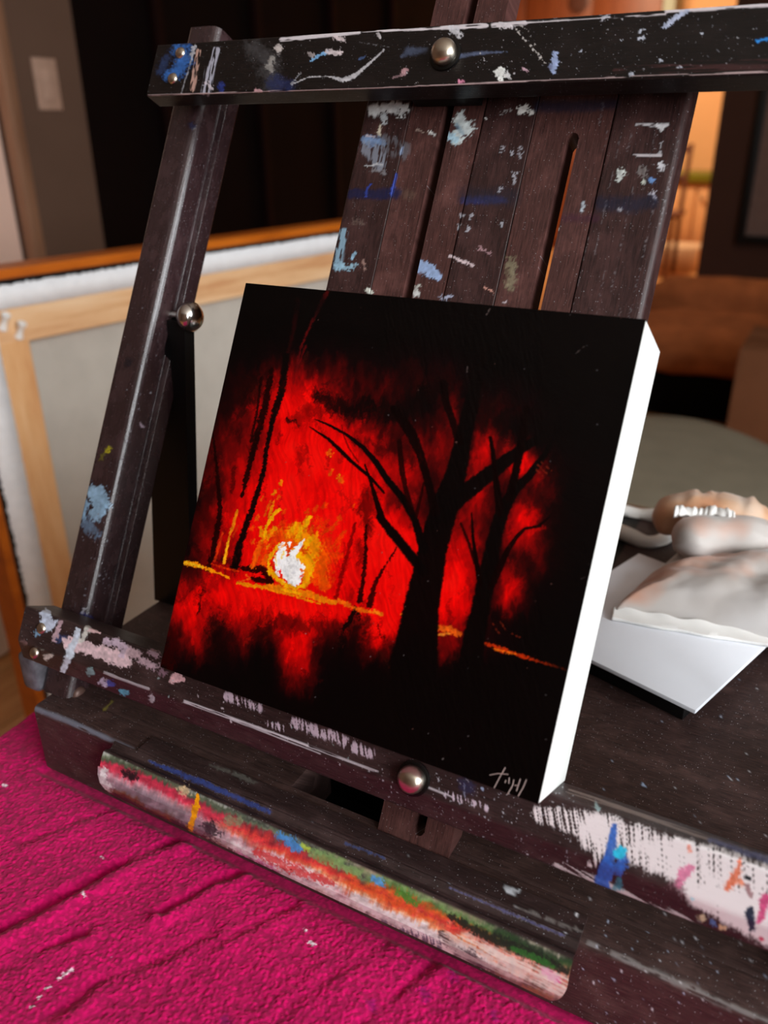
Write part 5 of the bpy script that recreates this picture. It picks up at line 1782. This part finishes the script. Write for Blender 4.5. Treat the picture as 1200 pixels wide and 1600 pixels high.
def pouch_body():
    # cushion-like bag: outline in (a: along the hem, b: towards the back)
    h0 = on_h(958, 962, HP)
    h1 = on_h(1200, 1000, HP)
    ea = h1 - h0
    ea[2] = 0
    ea /= np.linalg.norm(ea)
    eb = np.array([-ea[1], ea[0], 0])
    na, nb = 90, 90
    A, B = np.meshgrid(np.linspace(0, 1, na + 1), np.linspace(0, 1, nb + 1), indexing='ij')
    Lb = 7.6
    # left edge runs inwards towards the back, the right side carries on out of view
    a_left = 0.0 + 3.2 * B ** 1.2
    a_right = 11.5 - 1.0 * B
    aa = a_left + (a_right - a_left) * A
    bb = B * Lb + 0.25 * np.sin(A * 7)
    ed = np.clip(np.minimum(np.minimum(A * 3.4, (1 - A) * 3.4), np.minimum(B * 2.6, (1 - B) * 3.2)), 0, 1)
    h = 2.7 * np.sqrt(np.maximum(0, 1 - (1 - ed) ** 2)) * (0.55 + 0.45 * A)
    h = h * (0.86 + 0.4 * (fbm(aa * 0.35 + bb * 0.3, bb * 0.5 - aa * 0.2, 61, 3) - 0.3)) + 0.10 * np.sin((aa * 1.7 - bb * 1.1) * 1.3) * ed
    h -= 0.7 * np.exp(-((bb - 4.6 - 0.25 * aa) / 0.7) ** 2) * ed * np.clip(1 - (aa - 3) / 5, 0, 1)
    top = h0 + aa[..., None] * ea + bb[..., None] * eb + h[..., None] * np.array([0, 0, 1]) + np.array([0, 0, 0.06])
    bot = h0 + aa[..., None] * ea + bb[..., None] * eb + np.array([0, 0, 0.02])
    V = np.vstack([top.reshape(-1, 3), bot.reshape(-1, 3)])
    n = (na + 1) * (nb + 1)
    I, J = np.meshgrid(np.arange(na), np.arange(nb), indexing='ij')
    q = np.stack([I * (nb + 1) + J, (I + 1) * (nb + 1) + J, (I + 1) * (nb + 1) + J + 1, I * (nb + 1) + J + 1], -1).reshape(-1, 4)
    i, j = np.arange(na + 1), np.arange(nb + 1)
    ring = np.concatenate([i * (nb + 1), na * (nb + 1) + j[1:], (i[:-1][::-1]) * (nb + 1) + nb, j[1:-1][::-1]])
    r2 = np.roll(ring, -1)
    w = np.stack([ring, n + ring, n + r2, r2], -1)
    mobj('bag_body', V, np.vstack([q, q[:, ::-1] + n, w]), sat, PO, 80)
    # rolled upper fold
    q0, q1 = on_h(1052, 852, HP + 1.75), on_h(1250, 842, HP + 2.1)
    pts, rad = [], []
    for t in np.linspace(0, 1, 36):
        pts.append(q0 * (1 - t) + q1 * t + eb * 0.5 * math.sin(t * 3.0) + np.array([0, 0, 0.25 * math.sin(t * 5)]))
        rad.append(1.15 * math.sqrt(max(0.02, 1 - max(0, 1 - t / 0.14) ** 2)) + 0.10 * math.sin(t * 14))
    V, F = tube_data(pts, rad, 32)
    w = V - (q0 * 0.5 + q1 * 0.5)
    V = V + 0.5 * (fbm(w @ ea * 0.35 + 9, w @ eb * 1.1 + w[:, 2] * 1.1, 70, 3) - 0.5)[:, None] * np.array([0.4, 0.4, 1])
    mobj('rolled_fold', V, F, sat, PO, 80)
    # gathered mouth behind the roll
    V, F = lump_data(on_h(1112, 812, HP + 2.2), (3.3, 1.5, 1.5), 64, 2.4, 0.0, 0.1, 1, 0.15)
    w = V - V.mean(0)
    V = V + 0.30 * (vn(w[:, 0] * 2.6 + 50, w[:, 1] * 0.4 + w[:, 2] * 0.25 + 9, 5) - 0.5)[:, None] * np.array([0, 0.6, 1]) + 0.6 * (fbm(w[:, 0] * 0.6 + 4, w[:, 2] * 0.6 + w[:, 1] * 0.4, 6, 2) - 0.5)[:, None] * np.array([0, 0.3, 1])
    mobj('gathered_mouth', V, F, sat2, PO, 80)
    V, F = lump_data(on_h(1215, 842, HP + 1.6), (3.2, 1.6, 1.3), 48, 2.4, 0.12, 0.5, 4, -0.3)
    mobj('gathered_mouth', V, F, sat2, PO, 80)
    V, F = [], []
    n = 150
    for k in range(n + 1):
        t = k / n
        c = on_h(1052 + 96 * t, 806 - 6 * math.sin(t * PI) + 5 * t, HP + 3.2) + np.array([0, 0, 0.10 * math.sin(t * 9 + 1)])
        V += [c + np.array([0, 0, -0.30]) + eb * 0.12, c - eb * (0.16 + 0.10 * math.sin(t * 52 + 2 * math.sin(t * 13))), c + np.array([0, 0, 0.34 + 0.07 * math.sin(t * 23 + math.sin(t * 37))]) + eb * 0.25]
    for k in range(n):
        for q in (0, 1):
            F.append([3 * k + q, 3 * k + 3 + q, 3 * k + 4 + q, 3 * k + 1 + q])
    o = mobj('frill', V, F, M['white_plastic'], PO, 80)
    o.modifiers.new('t', 'SOLIDIFY').thickness = 0.0008
    n = 120
    # white hem along the front
    V, F = [], []
    for k in range(n + 1):
        t = k / n
        c = h0 + ea * (-0.05 + 11.4 * t) + np.array([0, 0, 0.03])
        for q, (f, z) in enumerate(((-0.55, 0.02), (-0.52, 0.16), (-0.25, 0.20), (0.05, 0.30), (0.25, 0.42), (0.40, 0.05))):
            V.append(c + eb * (f + 0.03 * math.sin(t * 26 + q) - 0.9 * t * (1 - t) * 0.8) + np.array([0, 0, z * (1 + 0.15 * math.sin(t * 41 + q * 1.3))]))
    m = 6
    for k in range(n):
        for q in range(m - 1):
            F.append([m * k + q, m * k + m + q, m * k + m + q + 1, m * k + q + 1])
    o = mobj('hem', V, F, M['white_plastic'], PO, 60)
    o.modifiers.new('t', 'SOLIDIFY').thickness = 0.0005


pouch_body()

# white ribbon loop on the dark box behind the panel
pts = [on_h(u, v, BT + 0.3) + np.array([0, 0, 0.25 * math.sin(i * 1.7)]) for i, (u, v) in enumerate(((915, 822), (938, 803), (968, 797), (1000, 801), (1030, 809), (1052, 820), (1040, 838), (1012, 846), (985, 842), (962, 832), (930, 826), (915, 822)))]
pp = []
L_ = pts[:-1]
for i in range(len(L_)):
    a_, b_, c_, d_ = (L_[(i + k) % len(L_)] for k in (-1, 0, 1, 2))
    for k in range(5):
        t = k / 5
        pp.append(0.5 * (2 * b_ + (c_ - a_) * t + (2 * a_ - 5 * b_ + 4 * c_ - d_) * t * t + (3 * b_ - a_ - 3 * c_ + d_) * t ** 3))
pp.append(pp[0])
V, F = tube_data(pp, 0.5, 10)
mz = BT + 0.02
V[:, 2] = np.maximum(V[:, 2], mz)
tag(mobj('white_ribbon', V, F, M['white_plastic'], None, 60), 'loop of white ribbon lying on the dark box beside the pouch', 'ribbon')
